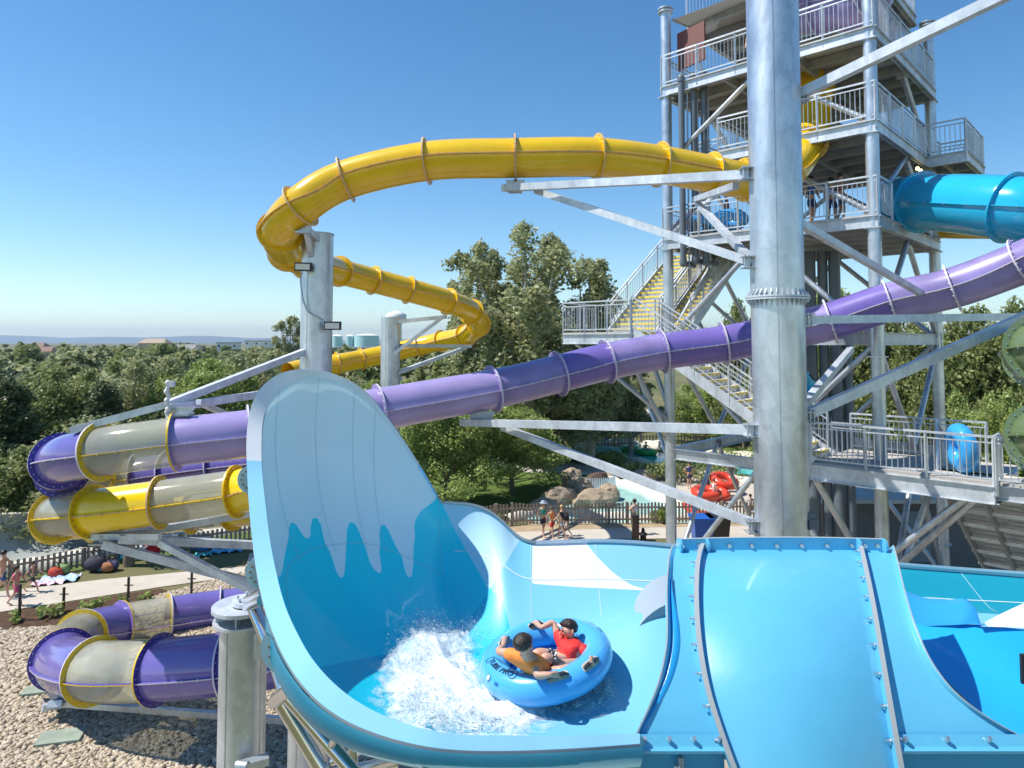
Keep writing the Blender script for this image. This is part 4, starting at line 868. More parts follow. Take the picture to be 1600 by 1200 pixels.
def make_tree(kind, seed, H, Wd, nleaf, leafm, barkm, lsize):
    """unit tree of height H and crown width Wd"""
    rd = random.Random(seed); t = thing('tree', None, None); mb = MB(); cl = []
    tr = H*.018+.05
    if kind == 'pine':
        limb(mb, [Vector((0, 0, 0)), Vector((rd.uniform(-.1, .1), 0, H*.5)), Vector((0, 0, H*.97))], tr, .03)
        for k in range(46):
            z = H*(.16+.8*(k/46)); rr = Wd*.5*(1-(z/H))**.75*rd.uniform(.7, 1.1)+.15; an = k*2.4+rd.random(); x, y = rr*math.cos(an)*.6, rr*math.sin(an)*.6
            cl.append((x, y, z, rr*.55+.2, rr*.55+.2, H*.045))
            if k % 3 == 0: limb(mb, [Vector((0, 0, z)), Vector((x*1.3, y*1.3, z+.1))], .04, .02, 5)
    else:
        fork = H*(.22 if kind != 'poplar' else .18); nb = 9 if kind != 'poplar' else 13
        limb(mb, [Vector((0, 0, 0)), Vector((rd.uniform(-.2, .2), rd.uniform(-.2, .2), fork*1.05))], tr, tr*.75, 10)
        for k in range(nb):
            an = k*2.399+rd.uniform(-.4, .4); sp_ = rd.uniform(.25, 1)*Wd*.42; zt = H*rd.uniform(.55, .92)
            if kind == 'poplar': sp_ = Wd*rd.uniform(.10, .44); zt = H*(1-.42*(sp_/(.44*Wd))**2)*rd.uniform(.86, .98)
            if k == 0: sp_ *= .25; zt = H*.93
            tip = Vector((sp_*math.cos(an), sp_*math.sin(an), zt)); mid = Vector((tip.x*.45, tip.y*.45, fork+(zt-fork)*.45))
            limb(mb, [Vector((0, 0, fork*.9)), mid, tip], tr*.5, .035, 6)
            nc_ = 10 if kind == 'poplar' else 6
            for q in range(nc_):
                f = .30+.72*q/nc_ if kind == 'poplar' else .42+.6*q/nc_
                p = Vector((0, 0, fork)).lerp(mid, f*2) if f < .5 else mid.lerp(tip, min(1, (f-.5)*2)); 
                j = Vector((rd.uniform(-1, 1), rd.uniform(-1, 1), rd.uniform(-.6, .6)))*(Wd*.11)
                s_ = Wd*rd.uniform(.055, .105) if kind == 'poplar' else Wd*rd.uniform(.09, .17)
                if kind == 'poplar': s_ *= 1.15-.55*max(0, f-.45)
                c = p+j; cl.append((c.x, c.y, c.z, s_, s_, s_*(1.25 if kind == 'poplar' else .8)))
                if rd.random() < .5: limb(mb, [p, c+j*.3], .04, .015, 5)
            for q in range(3): s_ = Wd*(.085-.02*q); cl.append((tip.x, tip.y, tip.z+(q-.6)*Wd*.03, s_, s_, s_*1.1))
        if kind == 'bush':
            for k in range(16):
                an = k*2.4; z = H*rd.uniform(.14, .5); rr = Wd*rd.uniform(.25, .46); s_ = Wd*rd.uniform(.09, .15); cl.append((rr*math.cos(an), rr*math.sin(an), z, s_, s_, s_*.8))
                limb(mb, [Vector((0, 0, z*.6)), Vector((rr*math.cos(an)*.9, rr*math.sin(an)*.9, z))], .06, .02, 5)
    mb.build('trunk', barkm, t)
    V, Fc = leaf_cloud(cl, nleaf, lsize, seed); zt = V[:, 2]; V[zt < .15, 2] = .15
    bigmesh('crown', V, Fc, leafm, False, t)
    return t
PROTO = {'poplar': (make_tree('poplar', 3, 18, 11, 30000, LEAFS[0], BARKP, .16), 18, 11), 'poplar2': (make_tree('poplar', 12, 17, 8, 20000, LEAFS[0], BARKP, .17), 17, 8),
         'bush': (make_tree('bush', 5, 9, 9, 26000, LEAFS[2], BARK, .13), 9, 9), 'bush2': (make_tree('bush', 8, 9, 9, 22000, LEAFS[0], BARK, .14), 9, 9),
         'dark': (make_tree('bush', 11, 10, 10, 24000, LEAFS[1], BARK, .15), 10, 10), 'pine': (make_tree('pine', 4, 12, 5.5, 22000, LEAFS[3], BARK, .13), 12, 5.5),
         'far': (make_tree('round', 21, 9, 9, 3500, LEAFS[1], BARK, .42), 9, 9), 'far2': (make_tree('round', 22, 9, 8, 3500, LEAFS[0], BARK, .42), 9, 8)}
used = set()
def tree(kind, px, d, top, wpx, label, group=None, base=0.0, name='tree'):
    pr, H, Wd = PROTO[kind]; p = W(px, 540, d); p.z = base; h = W(px, top, d).z-base; wd = wpx*d/F
    o = pr if kind not in used else copy_tree(pr)
    used.add(kind); o.location = p; o.rotation_euler = (0, 0, random.uniform(0, 6.28)) if kind not in ('poplar',) else (0, 0, .6*len(used))
    o.scale = (wd/Wd, wd/Wd, h/H); o.name = name; tag(o, label, 'tree', group); return o
TR = [('pine', 20, 37, 585, 150, 'dark pine at the far left above the pale flume', 'pine_tree'), ('dark', 95, 44, 568, 210, 'dense dark tree behind the pine at far left'), ('bush2', 120, 31.5, 655, 230, 'grey green bushy tree just left above the yellow loop'),
 ('bush2', 205, 47, 552, 190, 'tall grey green tree behind the clear tube section'), ('pine', 165, 40, 590, 120, 'slim pine standing in front of the tall grey green trees', 'pine_tree'), ('dark', 270, 52, 560, 190, 'dark crown between two lighter trees behind the outrigger beam'), ('bush', 325, 46, 560, 190, 'brighter green tree above the hoist chain'),
 ('pine', 255, 40, 640, 110, 'small pine with brown trunk behind the hoist', 'pine_tree'), ('bush2', 385, 50, 545, 170, 'grey green tree left of the floodlit column'), ('poplar2', 455, 70, 488, 85, 'slender tree rising just left of the floodlit column', 'poplar_tree'), ('bush', 345, 36, 655, 180, 'low bright tree behind the purple tube by the wave wall'), ('dark', 30, 31, 700, 190, 'shaded low tree above the pale flume'),
 ('dark', -60, 36, 600, 220, 'dark tree cut by the left picture edge'), ('bush2', 440, 44, 600, 160, 'bushy tree behind the top of the wave wall'),
 ('bush2', 560, 62, 590, 130, 'low tree under the far end of the yellow slide'), ('bush', 655, 50, 590, 170, 'bright tree between the second column and the wave wall'),
 ('poplar', 828, 50, 338, 300, 'tallest poplar with several upright leaders in the middle', 'poplar_tree'), ('poplar2', 745, 52, 366, 160, 'poplar with a pointed top left of the tallest one', 'poplar_tree'), ('poplar2', 922, 50, 394, 185, 'poplar touching the stair landing right of the tallest one', 'poplar_tree'), ('bush2', 830, 56, 500, 250, 'lower grey green crown beneath the poplars'),
 ('bush', 700, 38, 612, 185, 'bright bushy tree overhanging the lawn beside the wave wall'), ('bush', 800, 41, 625, 180, 'bright bushy tree with low branches over the small lawn'), ('bush2', 890, 52, 590, 190, 'grey green tree behind the purple tube under the landing'), ('poplar2', 985, 55, 570, 110, 'tree with a pale trunk standing by the lazy river'), 
 ('bush', 1100, 62, 600, 130, 'small tree between stairs and river'), ('dark', 1160, 58, 470, 130, 'green tree visible between the tower braces'), ('bush', 1290, 52, 452, 170, 'green tree right behind the thick column'), ('dark', 1380, 46, 470, 210, 'dark tree behind the tower legs'), ('dark', 1480, 42, 500, 220, 'dark tree above the lower deck'), ('dark', 1570, 40, 470, 230, 'dark tree behind the olive tubes'), ('bush', 1555, 33, 610, 150, 'sunlit leafy tree right of the lower deck'), ('dark', 1690, 38, 480, 240, 'dark tree past the right picture edge'), ('bush', 1330, 46, 700, 170, 'bush behind the legs under the lower deck'), ('bush', 1290, 40, 745, 120, 'low bush seen beside the thick column base'), ('dark', 1230, 50, 560, 150, 'tree filling the gap between column and stairs')]
for r_ in TR: tree(*r_[:6], name=r_[6] if len(r_) > 6 else 'tree')
rd = random.Random(5); nf = 0
def hf(u, v): return -.3+ v*(4.0+1.2*math.sin(u*9)+.8*math.sin(u*23+1))
for k in range(280):
    d = 70+ (rd.random()**1.25)*520; px = rd.uniform(-140, 1000) if k < 240 else rd.uniform(1240, 1650); hh = rd.uniform(5.5, 9.0)
    if d > 180 and 480 < px < 730: hh = rd.uniform(3, 4.5)
    if d > 200: hh = rd.uniform(3.2, 5.6)
    if d > 380: hh = rd.uniform(2.6, 5.4)
    if k >= 240: d = rd.uniform(60, 120); hh = rd.uniform(7, 10)
    x = W(px, 540, d).x; u, v = (x+600)/1300, (d-140)/480; z0 = hf(u, v) if 0 < u < 1 and 0 < v < 1 else 0; z0 = max(0, z0)
    top = W(px, 540, d); top = PX(Vector((x, d, z0+hh)))[1]
    tree('far' if rd.random() < .6 else 'far2', px, d, top, rd.uniform(6, 11)*F/d, 'one of many trees of the distant woodland towards the horizon', 'distant woodland trees', base=z0-.2)
# hills and distant range
def hill(name, x0, x1, y0, y1, fh, m, nx=60, ny=14):
    mb = MB(); mb.grid([[(x0+(x1-x0)*i/nx, y0+(y1-y0)*j/ny, fh(i/nx, j/ny)) for j in range(ny+1)] for i in range(nx+1)], flip=True); tag(mb.build(name, m), kind='structure')
hill('hill', -600, 700, 140, 620, hf, ground_mat('hill_scrub', (.10, .13, .05), (.26, .22, .12), .012))
MTN = mat('distant_range', (.10, .13, .12), .9, var=.2, vscale=.001)
hill('mountain_range', -9000, 9000, 9000, 11500, lambda u, v: math.sin(math.pi*min(1, v*1.2))*(72+30*math.sin(u*7+1)+15*math.sin(u*31)+8*math.sin(u*83)) , MTN, 200, 8)
ROOF = [mat('roof_'+n_, c, .8) for n_, c in (('brown', (.22, .13, .10)), ('grey', (.25, .24, .24)), ('tan', (.38, .30, .22)))]
WALLM = [mat('wall_'+n_, c, .8) for n_, c in (('white', (.72, .72, .70)), ('tan', (.50, .38, .28)), ('grey', (.45, .45, .46)))]; WIN = mat('window_glass', (.04, .06, .09), .1)
for n_, (px, py, d, w_, h_, ri, wi, flat, lb) in enumerate(((68, 553, 330, 12, 4, 0, 1, 0, 'brown roofed house on the hill at far left'), (165, 549, 300, 26, 5.5, 1, 0, 1, 'long white flat roofed building on the hill'), (243, 540, 420, 16, 5, 2, 1, 0, 'tan roofed house on the ridge above the trees'), (290, 549, 330, 13, 4, 1, 1, 0, 'tan walled house below the ridge'), (12, 575, 220, 10, 4, 1, 2, 0, 'grey roofed house low at the left edge'), (60, 545, 420, 10, 4, 0, 0, 0, 'small white house beside the brown roof'), (358, 540, 420, 12, 4, 1, 0, 1, 'small white building on the ridge'), (405, 537, 520, 18, 4, 1, 0, 1, 'low white shed on the bare hill'), (560, 548, 300, 46, 5, 1, 2, 1, 'dark blue grey building below the tanks'), (665, 556, 240, 12, 3, 1, 0, 1, 'white building behind the second column'), (540, 605, 130, 8, 2.5, 0, 0, 0, 'white low house between trees under the yellow slide'), (800, 560, 250, 12, 4, 2, 1, 0, 'tan house behind the poplars'))):
    py -= 4; c = W(px, py, d); t = thing('house' if not flat else 'building', lb, 'house' if not flat else 'building', (c.x, c.y, c.z-h_))
    mb = MB(); mb.box((c.x, c.y, c.z-h_*.5-2), (w_, w_*.6, h_+4)); mb.build('wall', WALLM[wi] if n_ != 8 else mat('slate_wall', (.10, .15, .22), .7), t)
    mb = MB()
    if flat: mb.box((c.x, c.y, c.z+.2), (w_+.8, w_*.6+.8, .5))
    else:
        a, b, e = w_/2+.6, w_*.3+.6, h_*.55; mb.add([(c.x-a, c.y-b, c.z), (c.x+a, c.y-b, c.z), (c.x+a, c.y+b, c.z), (c.x-a, c.y+b, c.z), (c.x-a*.7, c.y, c.z+e), (c.x+a*.7, c.y, c.z+e)], [(0,1,5,4),(2,3,4,5),(1,2,5),(3,0,4),(3,2,1,0)])
    mb.build('roof', ROOF[ri], t)
    for k in range(max(2, int(w_/5))): mb = MB(); mb.box((c.x-w_*.4+k*w_*.8/max(1, int(w_/5)-1) if w_ > 10 else c.x-w_*.25+k*w_*.5, c.y-w_*.3-.02, c.z-h_*.45), (1.4, .12, 1.3)); mb.build('window', WIN, t)
TNK = mat('tank_paint', (.42, .66, .68), .5, var=.04)
for px, top, w_, lb in ((527, 524, 17, 'small pale turquoise storage tank beside the floodlit column'), (547, 524, 14, 'second small pale turquoise storage tank in the middle of the three'), (573, 523, 38, 'widest pale turquoise storage tank of the three')):
    d = 420; c = W(px, top, d); r_ = w_*d/F/2; t = thing('storage_tank', lb, 'tank', (c.x, c.y, c.z-9), 'storage tanks on the hill')
    mb = MB(); mb.lathe(c-Vector((0, 0, 9.5)), [(r_, 0), (r_, 9.0)], 30); mb.build('shell', TNK, t); mb = MB(); mb.lathe(c-Vector((0, 0, .5)), [(r_+.1, 0), (r_*.5, .8), (0, 1.1)], 30); mb.build('roof', WALLM[0], t)
d = 150; c = W(619, 488, d); t = thing('water_tower', 'white mushroom shaped water tower behind the second column', 'water tower', (c.x, c.y, 0)); r_ = 32*d/F/2
mb = MB(); mb.lathe(c, [(0, .4), (r_*.5, .1), (r_, -.5), (r_, -1.7), (r_*.8, -2.2), (r_*.5, -2.6)], 30); mb.build('tank', WALLM[0], t)
mb = MB(); mb.lathe((c.x, c.y, 0), [(r_*.62, 0), (r_*.55, c.z-2.4)], 24); mb.build('stem', WALLM[0], t)

# ------------------------------------------------------------------ fences
def slat_fence(name, label, pts, h, bar, m, post=2.4, sw=.075):
    P = [G(*p) for p in pts]; t = thing(name, label, 'fence', P[0]); sl_ = MB()
    for a, b in zip(P, P[1:]):
        L = (b-a).length; n = int(L/bar); dr = (b-a).normalized(); rz = math.atan2(dr.y, dr.x)
        for k in range(n): q = a+dr*(k*bar+.05); hh = h*(1+.03*math.sin(k*7.3)); sl_.box(q+Vector((0, 0, .06+hh/2)), (sw, .022, hh-.06), rz+.03*math.sin(k*3.1))
        for zz_ in (.25, .8): sl_.beam(a+Vector((0, 0, h*zz_))+Vector((-dr.y, dr.x, 0))*.035, b+Vector((0, 0, h*zz_))+Vector((-dr.y, dr.x, 0))*.035, .04, .08)
        for k in range(int(L/post)+1): q = a+dr*min(L, k*post); mb = MB(); mb.box(q+Vector((0, 0, h*.53))+Vector((-dr.y, dr.x, 0))*.09, (.12, .12, h*1.06), rz); mb.build('post', m, t)
    sl_.build('slat_panel', m, t); return t
slat_fence('picket_fence', 'weathered brown picket fence along the dry soil by the pool', [(700, 830), (800, 822), (980, 820), (1210, 818)], 1.05, .17, WOODF, sw=.10)
slat_fence('picket_fence', 'dark picket fence behind the towels at lower left', [(-200, 960), (15, 911), (180, 880), (410, 846), (600, 838)], .78, .19, WOODD, sw=.10)
slat_fence('picket_fence', 'low dark fence on the lawn beyond the lazy river', [(850, 705), (880, 700), (960, 698), (1180, 695)], 1.0, .28, WOODD, sw=.11)
# wire fence posts
for k, (px, pb, pt_) in enumerate(((30, 970, 913), (99, 955, 918), (200, 946, 902), (299, 931, 894), (-80, 990, 935))):
    c = G(px, pb); t = thing('fence_post', ['thin black fence post nearest the walking children', 'thin black fence post beside the mulch', 'thin black post in the middle of the mulch strip', 'thin black post where the pebbles meet the path', 'thin black post past the left edge'][k], 'post', c, 'wire fence posts')
    h = W(px, pt_, c.y).z; mb = MB(); mb.cyl(c, c+Vector((0, 0, h)), .045, n=8); mb.build('shaft', BLACK, t)
    mb = MB(); mb.beam(c+Vector((-.14, 0, h*.72)), c+Vector((.16, 0, h*.72)), .03); mb.build('crossbar', BLACK, t)
# ------------------------------------------------------------------ pale flume at left, lazy river, rocks
mb = MB(); A = spline([G(-260, 960), G(-60, 912), G(60, 880), G(140, 856), G(210, 838), G(260, 822)], 8); hs = [2.0, 1.7, .9, .6, .35]
for lab_, ofs in (('trough', 0),):
    P = []
    for i, p in enumerate(A):
        t_ = i/(len(A)-1); t = (A[min(len(A)-1, i+1)]-A[max(0, i-1)]).normalized(); nrm = Vector((-t.y, t.x, 0)); H = 2.0*(1-t_)**.9+.35
        P.append([p+nrm*(2.2*math.sin(q*math.pi/2/8)**1.0*.9)+Vector((0, 0, .15+H*(1-math.cos(q*math.pi/2/8)))) for q in range(9)])
    mb.grid(P); 
fl = thing('flume', 'pale weathered flume curving past the pine at left', 'flume', G(0, 890)); mb.build('trough', mat('weathered_grey_blue', (.36, .38, .36), .55, var=.12, vscale=.8), fl)
mb = MB(); mb.grid([[r_[-1], r_[-1]+Vector((0, .12, .05)), r_[-1]+Vector((0, .25, -.5))] for r_ in P]); mb.build('rim', CREAM, fl)
def kerb(name, pts, wd, h, m, label=None):
    P = spline([G(*p) for p in pts], 6); mb = MB(); rows = []
    for i, p in enumerate(P):
        t = (P[min(len(P)-1, i+1)]-P[max(0, i-1)]).normalized(); n = Vector((-t.y, t.x, 0)); hh = h*(1+.25*math.sin(i*1.3)+.15*math.sin(i*3.7)); ww = wd*(1+.15*math.sin(i*2.1))
        rows.append([p-n*ww/2, p-n*ww/2*.8+Vector((0, 0, hh*.8)), p+Vector((0, 0, hh)), p+n*ww/2*.8+Vector((0, 0, hh*.8)), p+n*ww/2])
    mb.grid(rows); o = mb.build(name, m); tag(o, label, 'pool edge'); return o
kerb('pool_edge', [(-150, 925), (0, 893), (60, 885), (180, 862), (390, 826), (520, 815)], 1.1, .32, CREAM, 'rough cream plaster channel edge behind the lower left fence')
kerb('pool_edge', [(250, 828), (300, 812), (345, 802), (395, 797)], .6, .3, CREAM, 'cream rock edging above the steel beams at left')
WATER = mat('pool_water', (.10, .52, .48), .06, 0, .5, 0, .5, 4, var=.12, vscale=1)
WTR2 = mat('pale_pool_water', (.40, .66, .62), .06, 0, .5, 0, .5, 4, var=.12, vscale=1)
patch('pool_water', [(870, 770), (900, 748), (960, 752), (1010, 770), (1060, 792), (1180, 808), (1180, 818), (1000, 818), (840, 818), (820, 812)], .03, WTR2)
patch('river_water', [(900, 706), (940, 696), (1000, 703), (1060, 712), (1120, 720), (1180, 728), (1200, 745), (1120, 738), (1040, 725), (980, 715), (930, 712)], .034, WATER)
kerb('pool_edge', [(945, 752), (990, 760), (1035, 780), (1075, 795), (1180, 803)], .8, .35, CREAM, 'cream plaster rim along the far side of the splash pool')
kerb('pool_edge', [(790, 815), (860, 800), (920, 806), (1000, 812), (1180, 814)], .7, .3, CREAM, 'cream plaster rim just behind the picket fence')
kerb('pool_edge', [(840, 712), (900, 702), (940, 695), (1000, 698), (1070, 706), (1180, 720)], 1.0, .6, CREAM, 'pale plaster bank on the far side of the lazy river')
kerb('pool_edge', [(905, 722), (960, 716), (1010, 727), (1080, 738), (1180, 755)], .8, .4, CREAM, 'pale plaster bank on the near side of the lazy river')
def rock(px, py, d_, s, seed, m, label):
    bmh = bmesh.new(); bmesh.ops.create_icosphere(bmh, subdivisions=3, radius=1); r = random.Random(seed); o3 = Vector((r.random()*9, r.random()*9, r.random()*9))
    from mathutils import noise
    for v in bmh.verts: n = v.co.normalized(); v.co = n*(1+.28*noise.noise(n*1.6+o3)+.12*noise.noise(n*4+o3)); v.co.x *= s[0]; v.co.y *= s[1]; v.co.z *= s[2]
    me = bpy.data.meshes.new('rock'); bmh.to_mesh(me); bmh.free(); me.materials.append(m); o = link('rock', me); c = G(px, py); o.location = (c.x, c.y, s[2]*.45); o.rotation_euler = (0, 0, r.random()*3); tag(o, label, 'rock')
ROCK = mat('tan_rock', (.36, .28, .20), .85, bump=.6, bscale=3, var=.2, vscale=1.5)
for k, (px, py, s, lb) in enumerate(((875, 785, (1.3, .8, .6), 'long tan boulder left of the waterfall'), (905, 772, (.9, .7, .7), 'tan boulder at the waterfall pool corner'), (930, 790, (1.2, .7, .65), 'rounded tan boulder in front of the waterfall'), (952, 780, (.8, .6, .6), 'tan boulder right of the waterfall pool'), (893, 757, (.7, .6, .7), 'upright tan boulder behind the waterfall'), (1005, 750, (.9, .6, .5), 'small tan boulder on the paved bank'), (950, 748, (1.0, .6, .3), 'flat boulder upstream of the waterfall'), (850, 795, (.8, .5, .4), 'low rock beside the lawn edge'), (1040, 700, (.8, .6, .4), 'pale rock on the river bank'))): rock(px, py, 0, s, k, ROCK, lb)
BRK = mat('brown_rock', (.10, .065, .045), .7, bump=.5, bscale=4); rock(932, 765, 0, (1.0, .6, .75), 40, BRK, 'dark wet rock under the small waterfall')
mb = MB(); 
for k in range(26):
    an = math.pi*(1+k/25.); c = G(932, 766)+Vector((1.1*math.cos(an), .75*math.sin(an), 0)); mb.add([c+Vector((-.03, 0, .9)), c+Vector((.05, 0, .85)), c+Vector((.09, -.12, .05)), c+Vector((-.06, -.12, .05))], [(3,2,1,0)])
wf = mb.build('waterfall', mat('falling_water', (.75, .8, .82), .3)); tag(wf, 'thin white waterfall veil over the dark rock', 'waterfall')
# shrubs
SHR = LEAFS[2]
def shrub(px, py, s, label, m=SHR, n=900):
    c = G(px, py); rdd = random.Random(px); cl = [(rdd.uniform(-s[0], s[0])*.6, rdd.uniform(-s[1], s[1])*.6, s[2]*rdd.uniform(.35, .65), s[0]*.45, s[1]*.6, s[2]*.4) for k in range(5)]
    V, Fc = leaf_cloud(cl, n, .09, px); t = thing('shrub', label, 'shrub', c); bigmesh('foliage', V, Fc, m, False, t); mb = MB(); mb.cyl(c, c+Vector((.02, 0, s[2]*.6)), .03, n=6); mb.build('stem', BARK, t)
for a in ((870, 722, (3.2, 1.2, 1.2), 'long bright shrub bank left of the river tree'), (925, 726, (2.6, 1.2, 1.1), 'bright green shrub near the pale trunk'), (1010, 748, (2.6, 1.0, 1.2), 'green shrub mass on the river island'), (1075, 755, (3.0, 1.0, 1.5), 'dark green shrub behind the women by the river', LEAFS[1]), (1150, 745, (2.5, 1.5, 2.2), 'tall bright shrub between river and thick column'), (970, 742, (3.0, 1.0, .9), 'shaded low shrub under the river tree', LEAFS[1]), (1030, 818, (.5, .4, .8), 'small bush growing through the picket fence'), (800, 702, (4, 1.5, 1.5), 'shrub row at the lawn edge', LEAFS[0]), (1120, 690, (5, 1.5, 2.5), 'hedge behind the lazy river bend')): shrub(a[0], a[1], a[2], a[3], a[4] if len(a) > 4 else SHR, 1600)
for k in range(7): shrub(22+k*34+8*(k % 2), 972-k*5, (.28, .28, .42), 'sparse young plant %s in the dark mulch strip' % ['leftmost of seven', 'second from left', 'third from left', 'in the middle', 'fifth from left', 'sixth from left', 'closest to the purple loop'][k], LEAFS[2], 60)
# bins, blocks
def binbox(px, py, m, lb, w_=.9, h_=1.1):
    c = G(px, py); t = thing('trash_bin', lb, 'bin', c); mb = MB(); V = []
    for z, k in ((0, .40), (h_, .5)): V += [c+Vector((x*k*w_, y*k*w_, z)) for x, y in ((-1, -1), (1, -1), (1, 1), (-1, 1))]
    mb.add(V, [(3,2,1,0),(0,1,5,4),(1,2,6,5),(2,3,7,6),(3,0,4,7)]); mb.build('body', m, t); mb = MB(); mb.box(c+Vector((0, 0, h_+.04)), (w_*1.1, w_*1.15, .09)); mb.build('lid', m, t)
    for s_ in (-1, 1): mb = MB(); mb.cyl(c+Vector((s_*.3*w_, .35*w_, .1)), c+Vector((s_*.36*w_, .35*w_, .1)), .1); mb.build('wheel', BLACK, t)
BBIN = mat('blue_bin_plastic', (.01, .09, .42), .4); binbox(1097, 848, BBIN, 'blue wheeled bin beside the thick column base'); binbox(1122, 847, BLACK, 'black wheeled bin right of the blue bin'); binbox(948, 690, BBIN, 'far blue bin on the lawn beyond the river', 1.0, 1.3)
c = G(993, 845); t = thing('signpost', 'brown wooden post at the path edge below the standing person', 'post', c); mb = MB(); mb.box(c+Vector((0, 0, .55)), (.3, .25, 1.1)); mb.build('post', mat('brown_post', (.09, .055, .04), .7), t); mb = MB(); mb.box(c+Vector((0, 0, 1.12)), (.36, .3, .05)); mb.build('cap', BLACK, t)
c = G(1005, 845); t = thing('hydrant', 'short dark capped stub beside the brown post', 'stub', c); mb = MB(); mb.lathe(c, [(.14, 0), (.14, .25), (.2, .27), (.2, .33), (.09, .38), (.07, .55), (0, .6)], 12); mb.build('body', BLACK, t)
c = G(1520, 905); t = thing('pump_house', 'low grey concrete building under the broad stairs', 'building', (c.x, c.y+3, 0)); mb = MB(); mb.box((c.x+2, c.y+4, 1.3), (14, 5, 2.6)); mb.build('wall', mat('block_wall', (.17, .16, .15), .9, bump=.3, bscale=5, var=.15), t)
mb = MB(); mb.box((c.x+2, c.y+3.8, 2.68), (14.4, 5.6, .16)); mb.build('roof', DKST, t); mb = MB(); mb.box((c.x-1.2, c.y+1.46, 1.2), (1.0, .1, 2.0)); mb.build('door', mat('grey_door', (.2, .24, .27), .5), t)
c = G(1145, 700); t = thing('retaining_wall', 'pale concrete block wall behind the river', 'wall', c)
mb = MB(); p = G(880, 672); q = G(1190, 672); mb.beam(p+Vector((0, 0, .8)), q+Vector((0, 0, .8)), .4, 1.6); mb.build('wall', mat('pale_block', (.55, .52, .48), .85, var=.1), t)
# spectator pieces at the tower foot
c = W(1246, 838, 12.6)
t = thing('camera_box', 'small dark equipment boxes bolted low on the thick column', 'equipment', c); mb = MB(); mb.box(W(1258, 806, 12.0), (.28, .2, .12), .3); mb.box(W(1266, 818, 12.0), (.2, .2, .16), .3); mb.build('housing', DPIPE, t)

# ================================================================== INNER TUBE AND RIDERS
TCN = W(853, 1029, 7.22); AX = Vector((-.17, -.07, .98)).normalized(); E1 = Vector((1, 0, 0)); E1 = (E1-AX*E1.dot(AX)).normalized(); E2 = AX.cross(E1)
RM, RH, RV = .53, .148, .15
def tp(th, ph, off=0):
    d_ = E1*(math.cos(th)*1.02)+E2*math.sin(th); n = (d_*(math.cos(ph)/RH)+AX*(math.sin(ph)/RV)).normalized()
    return TCN+d_*(RM+RH*math.cos(ph))+AX*(RV*math.sin(ph))+n*off
def tfind(px, py):
    best = None
    for i in range(180):
        for j in range(48):
            th, ph = 2*math.pi*i/180, -.6+3.6*j/48; p = tp(th, ph); n = (tp(th, ph, .01)-p)
            if n.dot(Vector((0, 0, CAMZ))-p) <= 0: continue
            q = PX(p); e = (q[0]-px)**2+(q[1]-py)**2
            if best is None or e < best[0]-.5: best = (e, th, ph)
    return best[1:]
raft = thing('raft', 'round blue inflated raft carrying two boys down the wave slide', 'raft', TCN)
mb = MB(); n, k = 96, 28
mb.add([tp(2*math.pi*i/n, 2*math.pi*j/k) for i in range(n) for j in range(k)], [(i*k+j, ((i+1) % n)*k+j, ((i+1) % n)*k+(j+1) % k, i*k+(j+1) % k) for i in range(n) for j in range(k)], 0, True)
mb.build('ring', gel('raft_vinyl', (.08, .40, .80), .24, .02, .0), raft)
mb = MB(); mb.lathe(TCN-AX*.10, [(0, 0), (RM-.05, 0)], 40, axis=AX); mb.lathe(TCN-AX*.14, [(0, 0), (RM-.05, 0)], 40, axis=AX); mb.build('floor', gel('raft_floor', (.05, .34, .74), .3), raft)
mb = MB(); mb.sphere(W(911, 1004, 7.42), .11, 16, 10, sc_=(.9, .6, 1.1)); mb.build('seat_pad', mat('seat_navy', (.015, .11, .34), .4), raft)
PATCH = mat('pale_patch', (.55, .52, .42), .6)
def on_tube(mb, th, ph, du, dv, pts, m=0, off=.006):    # polygon in local metres
    V = [tp(th+x/(RM+RH*math.cos(ph)), ph+y/RV, off) for x, y in pts]; mb.add(V, [tuple(range(len(V)))], m)
def rrect(w_, h_, r_, n=6):
    out = []
    for cx, cy, a0 in ((w_-r_, h_-r_, 0), (-w_+r_, h_-r_, 90), (-w_+r_, -h_+r_, 180), (w_-r_, -h_+r_, 270)):
        for q in range(n+1): a = R(a0+90*q/n); out.append((cx+r_*math.cos(a), cy+r_*math.sin(a)))
    return out
HP = []
for px, py in ((795, 1009), (840, 984), (873, 1057), (930, 1048)):
    th, ph = tfind(px, py); ph = min(max(ph, .9), 2.0); HP.append((th, ph))
    mb = MB(); A = rrect(.095, .042, .03); V = [tp(th+x/RM, ph+y/RV, .005) for x, y in A]+[tp(th, ph, .005)]
    mb.add(V, [(q, (q+1) % len(A), len(A)) for q in range(len(A))], 0); mb.build('handle_patch', PATCH, raft)
    mb = MB(); H = spline([tp(th-.085/RM, ph, .008), tp(th-.05/RM, ph, .035), tp(th+.05/RM, ph, .035), tp(th+.085/RM, ph, .008)], 5)
    for a, b in zip(H, H[1:]): mb.beam(a, b, .045, .014, 0, AX)
    mb.build('handle', BLACK, raft)
